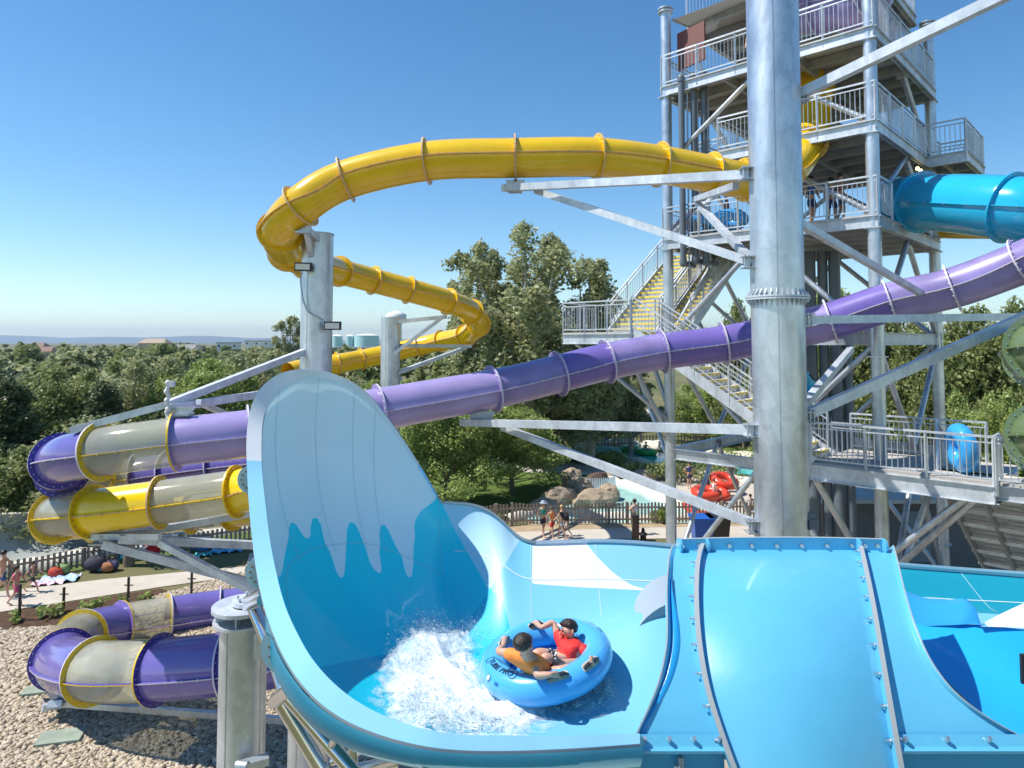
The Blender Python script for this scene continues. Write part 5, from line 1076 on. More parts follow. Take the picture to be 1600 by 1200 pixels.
def tube_text(txt, px, py, size, flip=1, outline=True, sc_=1.0):
    th, ph = tfind(px, py)
    cu = bpy.data.curves.new('lettering', 'FONT'); cu.body = txt; cu.size = size; cu.align_x = 'CENTER'; cu.align_y = 'CENTER'; cu.offset = .0022; cu.extrude = 0; cu.resolution_u = 3
    o = bpy.data.objects.new('tmp', cu); col.objects.link(o); me = bpy.data.meshes.new_from_object(o.evaluated_get(bpy.context.evaluated_depsgraph_get())); bpy.data.objects.remove(o)
    w_ = wloc(raft); me.materials.clear(); me.materials.append(mat('raft_ink', (.005, .04, .09), .5)); me.name = 'lettering'
    for v in me.vertices: v.co = tp(th+flip*v.co.x*1.12/(RM+RH*math.cos(ph)), ph+flip*v.co.y/RV, .006)-w_
    lo = link('lettering', me, raft)
    if outline:
        a, b = rrect(.165*sc_, .036*sc_, .024*sc_), rrect(.160*sc_, .031*sc_, .021*sc_); mb = MB()
        V = [tp(th+x/(RM+RH*math.cos(ph)), ph+y/RV, .006) for x, y in a]+[tp(th+x/(RM+RH*math.cos(ph)), ph+y/RV, .006) for x, y in b]; n = len(a)
        mb.add(V, [(q, (q+1) % n, n+(q+1) % n, n+q) for q in range(n)]); mb.build('lettering_border', me.materials[0], raft)
    return th, ph
tube_text('TUBE PRO', 780, 1045, .082, sc_=1.5); tube_text('TUBE PRO', 938, 975, .052)
th, ph = tfind(765, 1059); mb = MB(); c = tp(th, ph, .004); nn = (tp(th, ph, .01)-tp(th, ph)).normalized(); mb.lathe(c, [(0, .006), (.022, .006), (.024, 0)], 20, axis=nn); mb.build('valve_cap', WHT, raft)
mb = MB(); mb.lathe(c, [(.024, .003), (.032, .002)], 20, axis=nn); mb.build('valve_ring', mat('valve_grey', (.1, .2, .25), .5), raft)
th, ph = tfind(777, 1067); mb = MB()
for q in range(4): on_tube(mb, th, ph-q*.055, 0, 0, [(-.03, -.002), (.03, -.002), (.03, .002), (-.03, .002)])
mb.build('small_print', mat('faint_ink', (.02, .16, .36), .6), raft)
mb = MB(); 
thm, phm = tfind(915, 1062); V = [tp(thm+a, phm+b, .003) for a in (-.16, .16) for b in (-.35, .2)]; mb.add(V, [(0, 1, 3, 2)]); mb.build('vinyl_patch', gel('raft_patch', (.045, .32, .74), .3), raft)

def skinmesh(name, chains, m, parent, root, sub=2, mats=None):
    """chains: list of (list of points, list of radii); chains sharing a point (same tuple) are joined"""
    key = {}; V = []; Rr = []; E = []
    w_ = wloc(parent) if parent is not None else Vector((0, 0, 0))
    for pts, rad in chains:
        last = None
        for p, r_ in zip(pts, rad):
            kk = tuple(round(q, 4) for q in p)
            if kk not in key: key[kk] = len(V); V.append(Vector(p)-w_); Rr.append(r_)
            i = key[kk]
            if last is not None and last != i: E.append((last, i))
            last = i
    me = bpy.data.meshes.new(name); me.from_pydata([v[:] for v in V], E, []); o = bpy.data.objects.new(name, me); col.objects.link(o)
    md = o.modifiers.new('skin', 'SKIN'); md.use_smooth_shade = True; md.branch_smoothing = .6
    sv = me.skin_vertices[0].data
    # a root per connected component
    comp = list(range(len(V)))
    def fnd(a):
        while comp[a] != a: a = comp[a]
        return a
    for a, b in E: comp[fnd(a)] = fnd(b)
    seen = set(); 
    for i, r_ in enumerate(Rr): sv[i].radius = (r_ if not isinstance(r_, tuple) else r_[0], r_ if not isinstance(r_, tuple) else r_[1]); sv[i].use_root = False
    order = [key[tuple(round(q, 4) for q in root)]]+list(range(len(V)))
    for i in order:
        f = fnd(i)
        if f not in seen: seen.add(f); sv[i].use_root = True
    ms = o.modifiers.new('sub', 'SUBSURF'); ms.levels = sub; ms.render_levels = sub
    me2 = bpy.data.meshes.new_from_object(o.evaluated_get(bpy.context.evaluated_depsgraph_get())); bpy.data.objects.remove(o); me2.name = name
    me2.materials.clear(); me2.materials.append(m)
    me2.polygons.foreach_set('use_smooth', [True]*len(me2.polygons)); return link(name, me2, parent)
SKIN = [mat('skin_light', (.62, .36, .24), .5, var=.05), mat('skin_tan', (.58, .33, .23), .5, var=.05), mat('skin_dark', (.18, .09, .055), .5, var=.05)]
HAIR = [mat('dark_hair', (.022, .014, .010), .35, bump=.5, bscale=90), mat('brown_hair', (.09, .05, .025), .5), mat('blonde_hair', (.45, .30, .13), .5)]
def hand_chains(wr, palm, side, r_=.0095):
    """wrist, palm centre, curled fingers; side = direction across the palm"""
    wr, palm = Vector(wr), Vector(palm); f = (palm-wr).normalized(); s_ = Vector(side).normalized(); s_ = (s_-f*s_.dot(f)).normalized(); dn = f.cross(s_)
    if dn.z > 0: dn = -dn
    out = []; base = palm+f*.018
    for k, L in enumerate((.030, .036, .034, .026)):
        b = base+s_*((k-1.5)*.017); out.append(([b-f*.02, b+f*L*.5, b+f*(L*.95)+dn*.012, b+f*(L*.8)+dn*.034], [r_*1.1, r_, r_*.95, r_*.8]))
    b = palm-f*.012-s_*.026; out.append(([b+s_*.012, b-s_*.012+f*.014, b-s_*.008+f*.034+dn*.014], [r_*1.2, r_*1.1, r_*.9])); return out
def rider(name, label, J, shirt, shorts, hair, sk, fdir, s=.95):
    t = thing(name, label, 'person', J['pelvis']); g = lambda k_: W(*J[k_]) if not isinstance(J[k_], Vector) else J[k_]
    Pv, Sp, Ch, Nk, Hd, Tp = [g(q) for q in ('pelvis', 'spine', 'chest', 'neck', 'head', 'top')]
    ch = [([Pv, Sp, Ch, Nk, Nk.lerp(Hd, .45), Hd, Tp], [.10*s, .095*s, .105*s, .052*s, .062*s, .088*s, .066*s])]
    sleeves = []; legs = []
    for sd in 'LR':
        sh_, el, wr, pm = [g(q+sd) for q in ('sh', 'el', 'wr', 'pm')]
        ch.append(([Ch, sh_, el, el.lerp(wr, .35), wr, pm], [.105*s, .055*s, .040*s, .040*s, .027*s, .036*s])); ch += hand_chains(wr, pm, E2 if sd == 'R' else E1)
        sleeves.append(([Ch, sh_, sh_.lerp(el, .62)], [.138*s, .082*s, .070*s]))
        hp, kn, an_, toe = [g(q+sd) for q in ('hp', 'kn', 'an', 'toe')]
        ch.append(([Pv, hp, kn, kn.lerp(an_, .35), an_, toe], [.10*s, .082*s, .056*s, .055*s, .038*s, .028*s])); legs.append(([Pv, hp, hp.lerp(kn, .72)], [.115*s, .10*s, .092*s]))
    skinmesh('body', ch, sk, t, Pv)
    skinmesh('shirt', [([Pv, Pv.lerp(Sp, .5), Sp, Ch, Ch.lerp(Nk, .62)], [.128*s, .130*s, .132*s, .142*s, .082*s])]+sleeves, shirt, t, Ch)
    skinmesh('shorts', [([Pv, Pv.lerp(Sp, .35)], [.115*s, .11*s])]+legs, shorts, t, Pv)
    # hair, ears, nose, eyes, mouth
    up = (Tp-Hd).normalized(); f = Vector(fdir).normalized(); f = (f-up*f.dot(up)).normalized(); rt = f.cross(up)
    def loc(a, b, c): return Hd+rt*a*s+f*b*s+up*c*s
    bm_ = bmesh.new(); bmesh.ops.create_icosphere(bm_, subdivisions=4, radius=1); rr = random.Random(3)
    w_ = wloc(t); V = []
    from mathutils import noise
    for v in bm_.verts:
        c = v.co; cut = -.20+.85*max(0, c.y)-.65*max(0, -c.y)  # hairline higher at the face
        q = c.copy(); 
        if q.z < cut: q.z = cut+(q.z-cut)*.25
        r_ = 1+.05*noise.noise(c*9)+.03*noise.noise(c*22)
        v.co = loc(q.x*.098*r_, q.y*.108*r_-.012, .034+q.z*.088*r_)-w_
    me = bpy.data.meshes.new('hair'); bm_.to_mesh(me); bm_.free(); me.materials.append(hair); me.polygons.foreach_set('use_smooth', [True]*len(me.polygons)); link('hair', me, t)
    for a in (-1, 1):
        mb = MB(); mb.sphere(loc(a*.092, -.005, -.01), .022*s, 8, 6, sc_=(.6, 1, 1.3)); mb.build('ear', sk, t)
        mb = MB(); mb.sphere(loc(a*.034, .086, -.002), .0125*s, 8, 6); mb.build('eye', mat_eye, t)
        mb = MB(); mb.beam(loc(a*.018, .094, .018), loc(a*.050, .088, .020), .008*s, .006*s); mb.build('eyebrow', hair, t)
    mb = MB(); mb.sphere(loc(0, .096, -.026), .016*s, 8, 6, sc_=(.8, 1, 1.3)); mb.build('nose', sk, t)
    mb = MB(); mb.sphere(loc(0, .083, -.062), .024*s, 8, 6, sc_=(1.0, .5, .35)); mb.build('mouth', mat_lip, t)
    return t
mat_eye = mat('eye_dark', (.03, .02, .015), .2); mat_lip = mat('lip', (.45, .15, .12), .5)
def shorts_mat():
    m = mat('patterned_shorts', (.02, .02, .03), .8); t = m.node_tree; p = t.nodes['Principled BSDF']; tc = t.nodes.new('ShaderNodeTexCoord'); v = t.nodes.new('ShaderNodeTexVoronoi'); v.inputs['Scale'].default_value = 34
    r = t.nodes.new('ShaderNodeValToRGB'); r.color_ramp.interpolation = 'CONSTANT'; r.color_ramp.elements[0].color = (.7, .7, .68, 1); r.color_ramp.elements[1].color = (.012, .014, .03, 1); r.color_ramp.elements[1].position = .42
    t.links.new(tc.outputs['Object'], v.inputs['Vector']); t.links.new(v.outputs['Distance'], r.inputs[0]); t.links.new(r.outputs[0], p.inputs['Base Color']); return m
def hnd(k_, off=.05): th, ph = HP[k_]; return tp(th, ph, off)
JO = dict(pelvis=W(852, 1050, 6.95), spine=(843, 1045, 6.83), chest=(826, 1033, 6.70), neck=(820, 1019, 6.62), head=(818, 1008, 6.60), top=(817, 999, 6.60),
          shL=(801, 1022, 6.72), elL=(778, 1018, 6.82), wrL=(786, 1010, 7.0), pmL=hnd(0, .045), shR=(836, 1036, 6.62), elR=(839, 1056, 6.50), wrR=(861, 1054, 6.47), pmR=hnd(2, .045),
          hpL=(858, 1048, 6.98), knL=(872, 1040, 6.85), anL=(905, 1034, 6.98), toeL=(914, 1025, 6.98), hpR=(860, 1054, 6.88), knR=(875, 1049, 6.72), anR=(903, 1041, 6.86), toeR=(914, 1035, 6.86))
rider('person', 'boy in an orange shirt seen from behind riding in the raft', JO, mat('orange_cloth', (1.0, .27, .045), .75, bump=.6, bscale=18), mat('dark_cloth', (.03, .04, .08), .8), HAIR[0], SKIN[1], (.45, .85, -.1))
JR = dict(pelvis=W(876, 1034, 7.02), spine=(886, 1026, 7.08), chest=(896, 1013, 7.18), neck=(893, 998, 7.26), head=(887, 985, 7.27), top=(887, 975, 7.29),
          shL=(876, 1000, 7.32), elL=(864, 972, 7.42), wrL=(846, 981, 7.36), pmL=hnd(1, .045), shR=(911, 1014, 7.12), elR=(922, 1028, 6.98), wrR=(925, 1046, 6.86), pmR=hnd(3, .045),
          hpL=(866, 1026, 7.05), knL=(840, 1020, 6.98), anL=(827, 1033, 6.98), toeL=(822, 1037, 6.92), hpR=(872, 1038, 6.94), knR=(852, 1026, 6.84), anR=(844, 1043, 6.85), toeR=(838, 1046, 6.80))
rider('person', 'boy in a red shirt and patterned shorts facing his friend in the raft', JR, mat('red_cloth', (.72, .03, .025), .7, bump=.6, bscale=18), shorts_mat(), HAIR[0], SKIN[1], (-.75, -.55, -.35))

# ================================================================== WATER IN THE BOWL
SN = np.array([p[:] for r_ in SURF for p in r_]); SP = np.array([PX(p) for p in SN])
def surfd(px, py):
    d = (SP[:, 0]-px)**2+(SP[:, 1]-py)**2; i = np.argsort(d)[:6]; k_ = i[np.argmin(SN[i][:, 1])] if False else i[0]; return SN[k_]
FOAMP = [(618, 1128), (598, 1085), (602, 1030), (618, 975), (645, 940), (700, 945), (742, 975), (758, 1012), (742, 1030), (748, 1062), (775, 1085), (830, 1098), (905, 1096), (950, 1070), (958, 1082), (930, 1105), (860, 1120), (830, 1140), (790, 1152), (690, 1148)]
wd = sdpoly(SP, FOAMP)
wat = MB(); ids = {}
V = []; Fq = []; A1 = []
from mathutils import noise
i_lo, i_hi = 0, NU-1
for i in range(NU-1):
    for j in range(0, NV-1):
        q = [i*NV+j, i*NV+j+1, (i+1)*NV+j+1, (i+1)*NV+j]
        if max(wd[k_] for k_ in q) > -44:
            for k_ in q:
                if k_ not in ids:
                    ids[k_] = len(V); p = Vector(SN[k_]); ii, jj_ = divmod(k_, NV); s0 = surf_at(ii, jj_, .012); e = s0-surf_at(ii, jj_, 0); e = e.normalized() if e.length > 0 else Vector((0, 0, 1))
                    amp = max(0, min(1, (wd[k_]+10)/26)); h = .012+amp*(.05+.09*noise.noise(p*3.5)+.05*noise.noise(p*11)+.03*noise.noise(p*27)); V.append(p+e*max(.008, h)); A1.append(wd[k_]-34*smooth(1050, 985, SP[k_][1]) if True else 0)
            Fq.append(tuple(ids[k_] for k_ in q))
me = mkmesh('foam', V, Fq, [], None, True); at = me.attributes.new('foam', 'FLOAT', 'POINT'); at.data.foreach_set('value', np.array(A1, np.float32))
def foam_mat():
    m = bpy.data.materials.new('white_water'); m.use_nodes = True; t = m.node_tree; p = t.nodes['Principled BSDF']; p.inputs['Base Color'].default_value = (.86, .91, .94, 1); p.inputs['Roughness'].default_value = .5
    a = t.nodes.new('ShaderNodeAttribute'); a.attribute_name = 'foam'; tc = t.nodes.new('ShaderNodeTexCoord'); n = t.nodes.new('ShaderNodeTexNoise'); n.inputs['Scale'].default_value = 7; n.inputs['Detail'].default_value = 10; n.inputs['Roughness'].default_value = .72
    n.inputs['Distortion'].default_value = .6
    mr = t.nodes.new('ShaderNodeMapRange'); mr.inputs[1].default_value = -44; mr.inputs[2].default_value = 46; mr.inputs[3].default_value = -.30; mr.inputs[4].default_value = .42
    ad = t.nodes.new('ShaderNodeMath'); ad.operation = 'ADD'; m2 = t.nodes.new('ShaderNodeMapRange'); m2.inputs[1].default_value = .43; m2.inputs[2].default_value = .78; m2.inputs[4].default_value = .95
    tr = t.nodes.new('ShaderNodeBsdfTransparent'); mx = t.nodes.new('ShaderNodeMixShader')
    t.links.new(a.outputs['Fac'], mr.inputs[0]); t.links.new(tc.outputs['Object'], n.inputs['Vector']); t.links.new(n.outputs['Fac'], ad.inputs[0]); t.links.new(mr.outputs[0], ad.inputs[1]); t.links.new(ad.outputs[0], m2.inputs[0]); t.links.new(m2.outputs[0], mx.inputs[0])
    t.links.new(tr.outputs[0], mx.inputs[1]); t.links.new(p.outputs[0], mx.inputs[2]); t.links.new(mx.outputs[0], t.nodes['Material Output'].inputs[0])
    b = t.nodes.new('ShaderNodeBump'); b.inputs['Strength'].default_value = .6; b.inputs['Distance'].default_value = .05; t.links.new(n.outputs['Fac'], b.inputs['Height']); t.links.new(b.outputs[0], p.inputs['Normal'])
    return m
me.materials.append(foam_mat()); fo = link('foam', me); tag(fo, 'white foaming water trailing behind the raft', 'foam', kind='stuff')
# spray droplets: gaussian plumes (centre px,py, spread, count, height, size)
def spray():
    r = np.random.default_rng(9); P = []; S = []
    PL = [((690, 1100), (44, 24), 15000, .16, .0065), ((735, 1112), (45, 14), 6500, .12, .007), ((668, 1020), (30, 36), 7500, .14, .0042), ((705, 1000), (32, 24), 4500, .12, .0036), ((660, 1075), (26, 32), 5000, .2, .006), ((740, 1060), (16, 14), 1500, .1, .005), ((800, 1098), (32, 6), 2600, .04, .006), ((868, 1101), (30, 4), 1500, .035, .006), ((944, 1078), (9, 12), 1600, .05, .006), ((640, 1040), (18, 34), 2000, .18, .004), ((720, 975), (30, 16), 900, .1, .003), ((780, 975), (28, 12), 350, .06, .003)]
    for (cx, cy), (sx, sy), n, h, sz in PL:
        if cy > 1050 and cx < 760: n = int(n*.35); h *= 1.3
        else: n = int(n*1.5)
        X = r.normal(cx, sx, n); Y = r.normal(cy, sy, n)
        # clump: attract to filament centres
        n = int(n*.85); sz *= .6; X = r.normal(cx, sx, n); Y = r.normal(cy, sy, n); m_ = r.integers(0, max(6, n//220), n); fx = r.normal(cx, sx, m_.max()+1); fy = r.normal(cy, sy, m_.max()+1); k_ = r.random(n)*.72; X = X*(1-k_)+fx[m_]*k_; Y = Y*(1-k_)+fy[m_]*k_
        for a, b in zip(X, Y):
            if b > 1138+max(0, (700-a))*-.45+ (10 if a > 640 else 0): continue
            d = ((SP[:, 0]-a)**2+(SP[:, 1]-b)**2) if False else None
            P.append((a, b)); S.append((h, sz))
    P = np.array(P); S = np.array(S)
    # surface depth lookup through a coarse raster
    gx = (SP[:, 0]//5).astype(int); gy = (SP[:, 1]//5).astype(int); dic = {}
    for q in range(len(SN)):
        kk = (gx[q], gy[q]); 
        if kk not in dic or SN[q][1] > dic[kk]: dic[kk] = SN[q][1]
    out = []; 
    for (a, b), (h, sz) in zip(P, S):
        ka, kb = int(a//5), int(b//5); d = None
        for rr in range(0, 5):
            for da in range(-rr, rr+1):
                for db in (-rr, rr): 
                    if (ka+da, kb+db) in dic: d = dic[(ka+da, kb+db)]; break
                if d: break
            if d: break
        if not d: continue
        d -= abs(r.normal(0, h))+.02
        if d < 5.75: d = 5.75+r.random()*.2
        out.append((*W(a, b, d), sz*math.exp(r.normal(0, .45))))
    out = np.array(out); n = len(out); O = np.array([(1,0,0),(-1,0,0),(0,1,0),(0,-1,0),(0,0,1),(0,0,-1)], float); Fo = np.array([(0,2,4),(2,1,4),(1,3,4),(3,0,4),(2,0,5),(1,2,5),(3,1,5),(0,3,5)])
    st = r.uniform(.7, 1.5, (n, 1, 3)); V = out[:, None, :3]+O[None]*out[:, None, 3:4]*st; Fc = (Fo[None]+(np.arange(n)*6)[:, None, None]).reshape(-1, 3); return V.reshape(-1, 3), Fc
DROP = bpy.data.materials.new('water_drops'); DROP.use_nodes = True; t_ = DROP.node_tree; p_ = t_.nodes['Principled BSDF']; p_.inputs['Base Color'].default_value = (.86, .92, .95, 1); p_.inputs['Roughness'].default_value = .15
tr_ = t_.nodes.new('ShaderNodeBsdfTranslucent'); tr_.inputs[0].default_value = (.85, .93, .97, 1); mx_ = t_.nodes.new('ShaderNodeMixShader'); mx_.inputs[0].default_value = .5
tp_ = t_.nodes.new('ShaderNodeBsdfTransparent'); mx2 = t_.nodes.new('ShaderNodeMixShader'); mx2.inputs[0].default_value = .55
t_.links.new(p_.outputs[0], mx_.inputs[1]); t_.links.new(tr_.outputs[0], mx_.inputs[2]); t_.links.new(tp_.outputs[0], mx2.inputs[1]); t_.links.new(mx_.outputs[0], mx2.inputs[2]); t_.links.new(mx2.outputs[0], t_.nodes['Material Output'].inputs[0])
sv_, sf_ = spray(); spo = bigmesh('spray', sv_, sf_, DROP, True); tag(spo, 'white spray of droplets thrown up behind the raft', 'spray', kind='stuff')

# ================================================================== OTHER PEOPLE
def cloth(c): return mat('cloth', c, .8)
def figure(label, foot, H, heading, pose='walk', top=None, bottom=None, sk=0, hair=1, hat=None, extra=None, group=None, longhair=False, dress=False):
    s = H/1.72; f = Vector((math.cos(heading), math.sin(heading), 0)); r_ = Vector((f.y, -f.x, 0)); u = Vector((0, 0, 1)); foot = Vector(foot)
    t = thing('person', label, 'person', foot, group)
    def L(a, b, c): return foot+(r_*a+f*b+u*c)*s
    st = {'walk': .26, 'stand': .04, 'run': .38, 'sit': 0}[pose]
    if pose == 'sit':
        Pv, Sp, Ch, Nk, Hd, Tp = L(0, 0, .12), L(0, -.06, .28), L(0, -.12, .48), L(0, -.10, .62), L(0, -.07, .74), L(0, -.07, .84)
        legs = [[L(a*.1, 0, .12), L(a*.16, .38, .26), L(a*.13, .72, .08), L(a*.13, .84, .12)] for a in (-1, 1)]; arms = [[L(a*.19, -.12, .50), L(a*.32, .02, .32), L(a*.34, .22, .22)] for a in (-1, 1)]
    else:
        Pv, Sp, Ch, Nk, Hd, Tp = L(0, 0, .93), L(0, .0, 1.10), L(0, .0, 1.32), L(0, .0, 1.46), L(0, .02, 1.58), L(0, .02, 1.67)
        legs = [[L(a*.09, 0, .90), L(a*.10, a*st*.55+.05, .50), L(a*.09, a*st-(.10 if a < 0 else 0), .09+(.06 if a < 0 and st > .1 else 0)), L(a*.10, a*st+.12, .035)] for a in (-1, 1)]
        arms = [[L(a*.19, 0, 1.38), L(a*.25, -a*st*.5, 1.12), L(a*.24, -a*st+.10, .92)] for a in (-1, 1)]
        if extra == 'armsup': arms = [[L(a*.19, 0, 1.38), L(a*.26, .12, 1.18), L(a*.08, .2, 1.38)] for a in (-1, 1)]
        if extra == 'hips': arms = [[L(a*.19, 0, 1.38), L(a*.36, -.02, 1.14), L(a*.18, .06, .98)] for a in (-1, 1)]
    ch = [([Pv, Sp, Ch, Nk, Hd, Tp], [q*s for q in (.125, .11, .125, .055, .095, .075)])]
    for l in legs: ch.append(([Pv]+l, [q*s for q in (.125, .085, .058, .04, .03)]))
    for a in arms: ch.append(([Ch]+a, [q*s for q in (.125, .05, .038, .032)]))
    skinmesh('body', ch, SKIN[sk], t, Pv, 1)
    if top: skinmesh('top', [([Pv.lerp(Sp, .2), Sp, Ch, Ch.lerp(Nk, .5)], [q*s for q in (.135, .125, .14, .075)])]+[([Ch, a[0], a[0].lerp(a[1], .4)], [.14*s, .066*s, .058*s]) for a in arms], cloth(top), t, Ch, 1)
    if bottom: skinmesh('skirt' if dress else 'shorts', [([Pv.lerp(Sp, .3), Pv], [.13*s, .14*s])]+[([Pv, l[0], l[0].lerp(l[1], .75)], [.14*s, .10*s, .09*s]) for l in legs], cloth(bottom), t, Pv, 1)
    mb = MB(); mb.sphere(Hd+u*.045*s-f*.018*s, .108*s, 10, 7, sc_=(1, 1, .92)); 
    if longhair: mb.cyl(Hd-f*.07*s+u*.03*s, Nk-f*.09*s-u*.12*s, .08*s, .03*s, 8)
    mb.build('hair', HAIR[hair], t)
    if hat: mb = MB(); mb.lathe(Hd+u*.06*s, [(.20*s, 0), (.11*s, .01), (.105*s, .10*s), (0, .12*s)], 16); mb.build('hat', cloth(hat), t)
    if extra == 'bag': mb = MB(); mb.sphere(Sp-f*.2*s+r_*.08*s, .17*s, 8, 6, sc_=(1, .7, 1.2)); mb.build('bag', cloth((.02, .02, .03)), t)
    return t
figure('woman in a wide grey hat walking left of the orange shirted walker by the fence', G(849, 838), 1.62, -1.2, 'walk', (.05, .35, .25), (.03, .04, .06), 0, 1, (.30, .36, .45))
figure('walker in a bright orange top and red shorts on the path by the fence', G(862, 841), 1.45, -1.0, 'walk', (.85, .28, .05), (.55, .04, .03), 0, 1)
figure('walker in dark top and pale skirt carrying a black bag on the path', G(878, 842), 1.55, 2.6, 'walk', (.03, .03, .04), (.55, .50, .52), 0, 2, None, 'bag')
figure('child in pale shorts right behind the walker with the black bag', G(886, 838), 1.15, 2.9, 'walk', (.05, .05, .07), (.6, .55, .58), 0, 1)
figure('woman in a white top standing beside the brown wooden post', G(992, 836), 1.68, 2.4, 'stand', (.75, .78, .80), (.60, .62, .64), 1, 0, None, 'armsup')
figure('woman in a dark blue swimsuit with hands on hips by the river bank', G(1077, 763), 1.62, -1.6, 'stand', (.03, .06, .20), (.02, .03, .10), 0, 1, None, 'hips')
figure('long haired woman in a red top near the red rafts', G(1106, 772), 1.62, -.6, 'stand', (.55, .06, .08), (.08, .03, .15), 0, 1, longhair=True)
figure('long haired person in brown at the river exit beside the thick column', G(1143, 762), 1.6, 2.0, 'stand', (.16, .09, .06), (.10, .07, .06), 1, 0, longhair=True)
figure('person in a white shirt bending over the red rafts', G(1116, 790), 1.5, .4, 'stand', (.75, .75, .78), (.08, .05, .18), 0, 1)
figure('child standing by the picket fence right of the red rafts', G(1173, 812), 1.3, 1.5, 'stand', (.5, .5, .5), (.1, .1, .15), 1, 0)
figure('girl in a pink swimsuit walking on the left path', G(24, 948), 1.40, 0.2, 'walk', (.75, .10, .22), (.75, .10, .22), 1, 0, longhair=True)
figure('tall bare chested figure at the left edge of the path', G(3, 934), 1.66, .1, 'walk', None, (.05, .10, .22), 1, 0)
figure('small child in a dark swimsuit running on the left lawn', G(50, 926), 1.12, .1, 'run', (.03, .05, .05), (.03, .05, .05), 1, 0)
figure('person in a pale blue shirt seen under the lower deck beside the rail', G(1302, 806), 1.75, 1.7, 'stand', (.50, .55, .65), (.20, .22, .25), 2, 0)
figure('person in a black shirt and blue shorts seen under the lower deck', G(1320, 808), 1.75, 1.4, 'stand', (.02, .02, .025), (.10, .28, .55), 2, 0)
p = T(2.6, -1.1, 8.3); figure('person in a grey shirt climbing the stairs behind the purple tube', T(2.9, -1.0, 7.25)-Vector((0, 0, .25)), 1.7, 2.4, 'stand', (.45, .47, .48), (.05, .12, .14), 1, 0)
for q, (a, b, z, tc_, lb) in enumerate(((2.0, .8, L1, (.02, .10, .35), 'rider in a blue shirt waiting on the first deck right of the thick column'), (1.2, 1.0, L1, (.35, .10, .06), 'rider in a rust shirt waiting on the first deck near the corner'), (1.6, 1.4, L1, (.04, .05, .08), 'rider in a black shirt waiting on the first deck between two others'), (3.6, 1.0, L1, (.05, .35, .45), 'rider in turquoise behind the thick column on the first deck'), (5.0, 1.2, L1, (.5, .08, .06), 'rider in red on the first deck behind the dark pipes'), (3.8, .8, L3, (.02, .02, .03), 'rider in black on the third deck left of the thick column'), (-.0+.3, 3.5, L3, (.65, .30, .32), 'rider in pink by the right rail of the third deck'))):
    figure(lb, T(a, b, z), 1.6, -1.2+q, 'stand', tc_, (.05, .08, .2), q % 2, 0)
# river riders on green rafts, red rafts
GRR = gel('green_vinyl', (.02, .42, .09), .3); RDR = gel('red_vinyl', (.75, .07, .03), .3)
for (px, py, lb, m_, nm) in ((1010, 711, 'green river raft with a rider left of the steel beam', GRR, 1), (1062, 722, 'green river raft under the steel beam carrying a rider', GRR, 1), (1094, 727, 'green river raft with a rider nearest the exit', GRR, 1), (985, 706, 'green river raft furthest upstream carrying a rider', GRR, 1)):
    c = G(px, py); ring_tube('river_raft', lb, 'raft', c+Vector((0, 0, .28)), .62, .24, (0.05, .05, 1), m_, 'green rafts floating on the lazy river'); figure('rider sitting in the '+lb.replace(' with a rider', '').replace(' carrying a rider', ''), c+Vector((0, 0, .3)), 1.5, random.uniform(0, 6), 'sit', None, (.05, .07, .2), px % 2, 0)
for k, (px, py, z, lb) in enumerate(((1096, 790, .25, 'bottom red raft of the pile by the fence'), (1104, 787, .62, 'red raft lying second in the pile by the fence'), (1118, 779, .3, 'red raft leaning right of the pile'), (1132, 772, .8, 'red raft topmost at the right of the pile'), (1092, 801, .25, 'red raft nearest the picket fence'))): c = G(px, py); ring_tube('river_raft', lb, 'raft', c+Vector((0, 0, z)), .62, .24, (.05*k, -.1*k, 1), RDR, 'red rafts piled by the river')
# towels and bags on the left lawn
def towel(px, py, w_, h_, c1, c2, lb, rz=.3):
    c = G(px, py); mb = MB(); n = 14; P = []
    for i in range(n+1):
        row = []
        for j in range(9):
            x, y = (i/n-.5)*w_, (j/8-.5)*h_; z = .05+.045*math.sin(i*1.3+j*.9)+.03*math.sin(i*2.9-j*1.7); row.append(c+Vector((x*math.cos(rz)-y*math.sin(rz), x*math.sin(rz)+y*math.cos(rz), z+.03)))
        P.append(row)
    mb.grid(P); m = mat('towel_cloth', c1, .9, col2=c2, vscale=5); o = mb.build('towel', m); tag(o, lb, 'towel')
towel(92, 907, 1.3, .8, (.75, .75, .8), (.1, .35, .6), 'white and blue towel spread on the left lawn'); towel(75, 913, 1.1, .5, (.7, .7, .72), (.65, .2, .4), 'crumpled white and pink towel nearest the path'); towel(288, 878, .9, .45, (.35, .1, .5), (.5, .3, .7), 'purple towel under the steel beams')
towel(355, 862, 1.3, .6, (.05, .35, .6), (.3, .6, .75), 'light blue towel right of the cooler under the beams'); towel(318, 869, .7, .4, (.05, .35, .4), (.1, .5, .5), 'small teal towel between cooler and beams'); towel(376, 856, 1.0, .6, (.08, .3, .7), (.5, .6, .8), 'bright blue towel beside the wave wall')
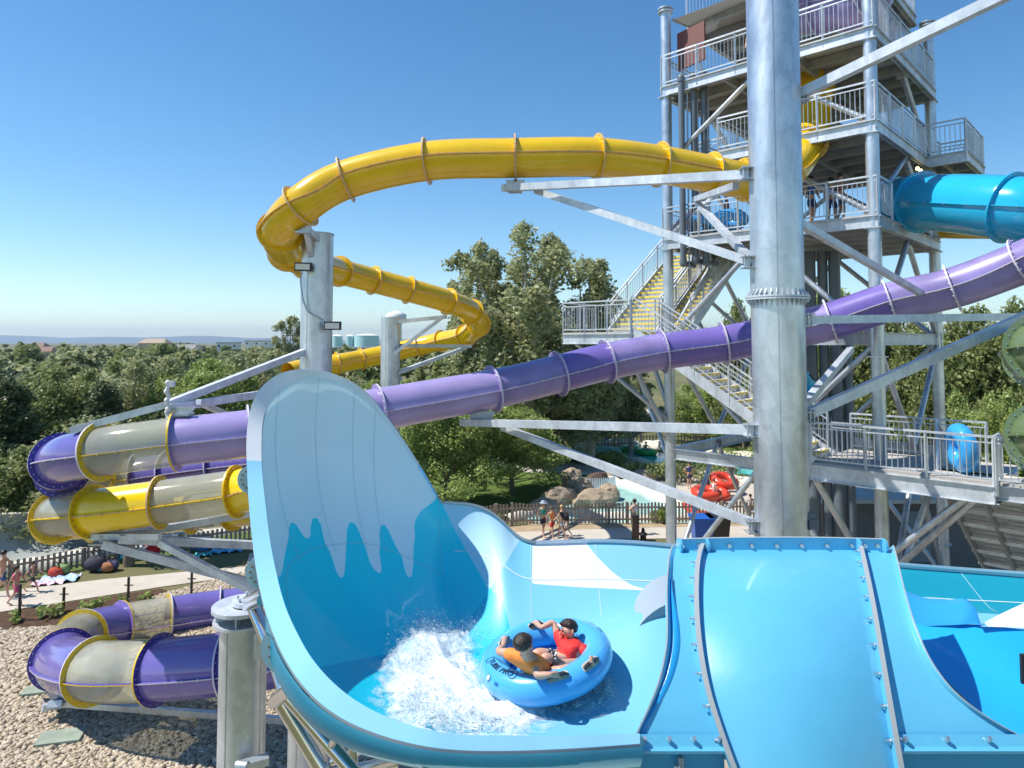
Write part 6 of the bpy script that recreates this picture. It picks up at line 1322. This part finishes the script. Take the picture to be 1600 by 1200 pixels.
def bag(px, py, s, c_, lb, cat='bag'):
    c = G(px, py); t = thing('beach_bag' if cat == 'bag' else 'cooler', lb, cat, c); mb = MB()
    if cat == 'bag': mb.sphere((0, 0, 0), 1, 16, 10); mb.V = [tuple(c+Vector((x*s*.55*(1+.3*noise.noise(Vector((x*2+px, y*2, z*2)))), y*s*.38, s*.36+s*.42*z*(1+.35*noise.noise(Vector((x*3, y*3+px, z)))) if z > -.5 else s*.12))) for x, y, z in mb.V]; mb.build('pouch', mat('bag_cloth', c_, .8, bump=.5, bscale=12, var=.2), t); mb = MB(); Q = spline([c+Vector((-s*.3, 0, s*.8)), c+Vector((0, 0, s*1.15)), c+Vector((s*.3, 0, s*.8))], 6)
    else: mb.box(c+Vector((0, 0, s*.35)), (s*1.2, s*.7, s*.7)); mb.build('body', mat('cooler_blue', c_, .5), t); mb = MB(); mb.box(c+Vector((0, 0, s*.76)), (s*1.26, s*.76, s*.13)); mb.build('lid', WHT, t); mb = MB(); Q = spline([c+Vector((-s*.55, 0, s*.7)), c+Vector((0, 0, s*1.2)), c+Vector((s*.55, 0, s*.7))], 6)
    for a, b in zip(Q, Q[1:]): mb.cyl(a, b, .02, n=6)
    mb.build('handle', BLACK, t)
bag(87, 902, .5, (.45, .05, .03), 'red beach bag on the towel at left'); bag(98, 898, .55, (.22, .32, .12), 'green patterned bag beside the red one'); bag(150, 893, .8, (.03, .03, .05), 'black backpack leaning in the pile below the fence'); bag(158, 893, .6, (.02, .25, .5), 'blue bag in the middle of the pile'); bag(167, 894, .5, (.35, .14, .06), 'orange bag in the pile below the fence'); bag(174, 892, .55, (.06, .05, .12), 'dark violet bag at the right end of the pile')
bag(216, 872, .6, (.02, .30, .40), 'white lidded turquoise cooler beside the tree trunk', 'cooler'); bag(234, 870, .75, (.5, .01, .02), 'dark red bag right of the turquoise cooler'); bag(312, 858, .7, (.03, .18, .5), 'blue cooler with white lid under the beams', 'cooler'); bag(194, 878, .5, (.02, .2, .25), 'teal bag leaning on the tree trunk')
o = None
tr2 = thing('lawn_tree', 'thin trunked tree on the lower left lawn beside the cooler', 'tree', G(201, 884)); mb = MB(); c = G(201, 884); limb(mb, [c, c+Vector((.05, 0, 1.6)), c+Vector((-.1, .3, 4.2))], .22, .12, 10); mb.build('trunk', BARK, tr2)
cl = [(c.x+random.uniform(-1.6, 1.6), c.y+random.uniform(0, 2.4), 4.3+random.uniform(-.6, 1.0), .9, .9, .6) for k in range(12)]; V_, F_ = leaf_cloud(cl, 9000, .1, 77); w_ = wloc(tr2); bigmesh('crown', V_-np.array(w_[:]), F_, LEAFS[1], False, tr2)

# ================================================================== AIR
mb = MB(); mb.box((0, 7200, 140), (19400, 14600, 282)); hz = mb.build('haze', None or bpy.data.materials.new('air')); m = hz.data.materials[0]; m.use_nodes = True; t = m.node_tree; t.nodes.clear()
pv_ = t.nodes.new('ShaderNodeVolumePrincipled'); pv_.inputs['Color'].default_value = (.62, .78, 1, 1); pv_.inputs['Density'].default_value = 1.0e-4; pv_.inputs['Anisotropy'].default_value = .3; ou = t.nodes.new('ShaderNodeOutputMaterial'); t.links.new(pv_.outputs[0], ou.inputs['Volume']); tag(hz, 'thin blue summer haze over the far landscape', 'haze', kind='stuff')
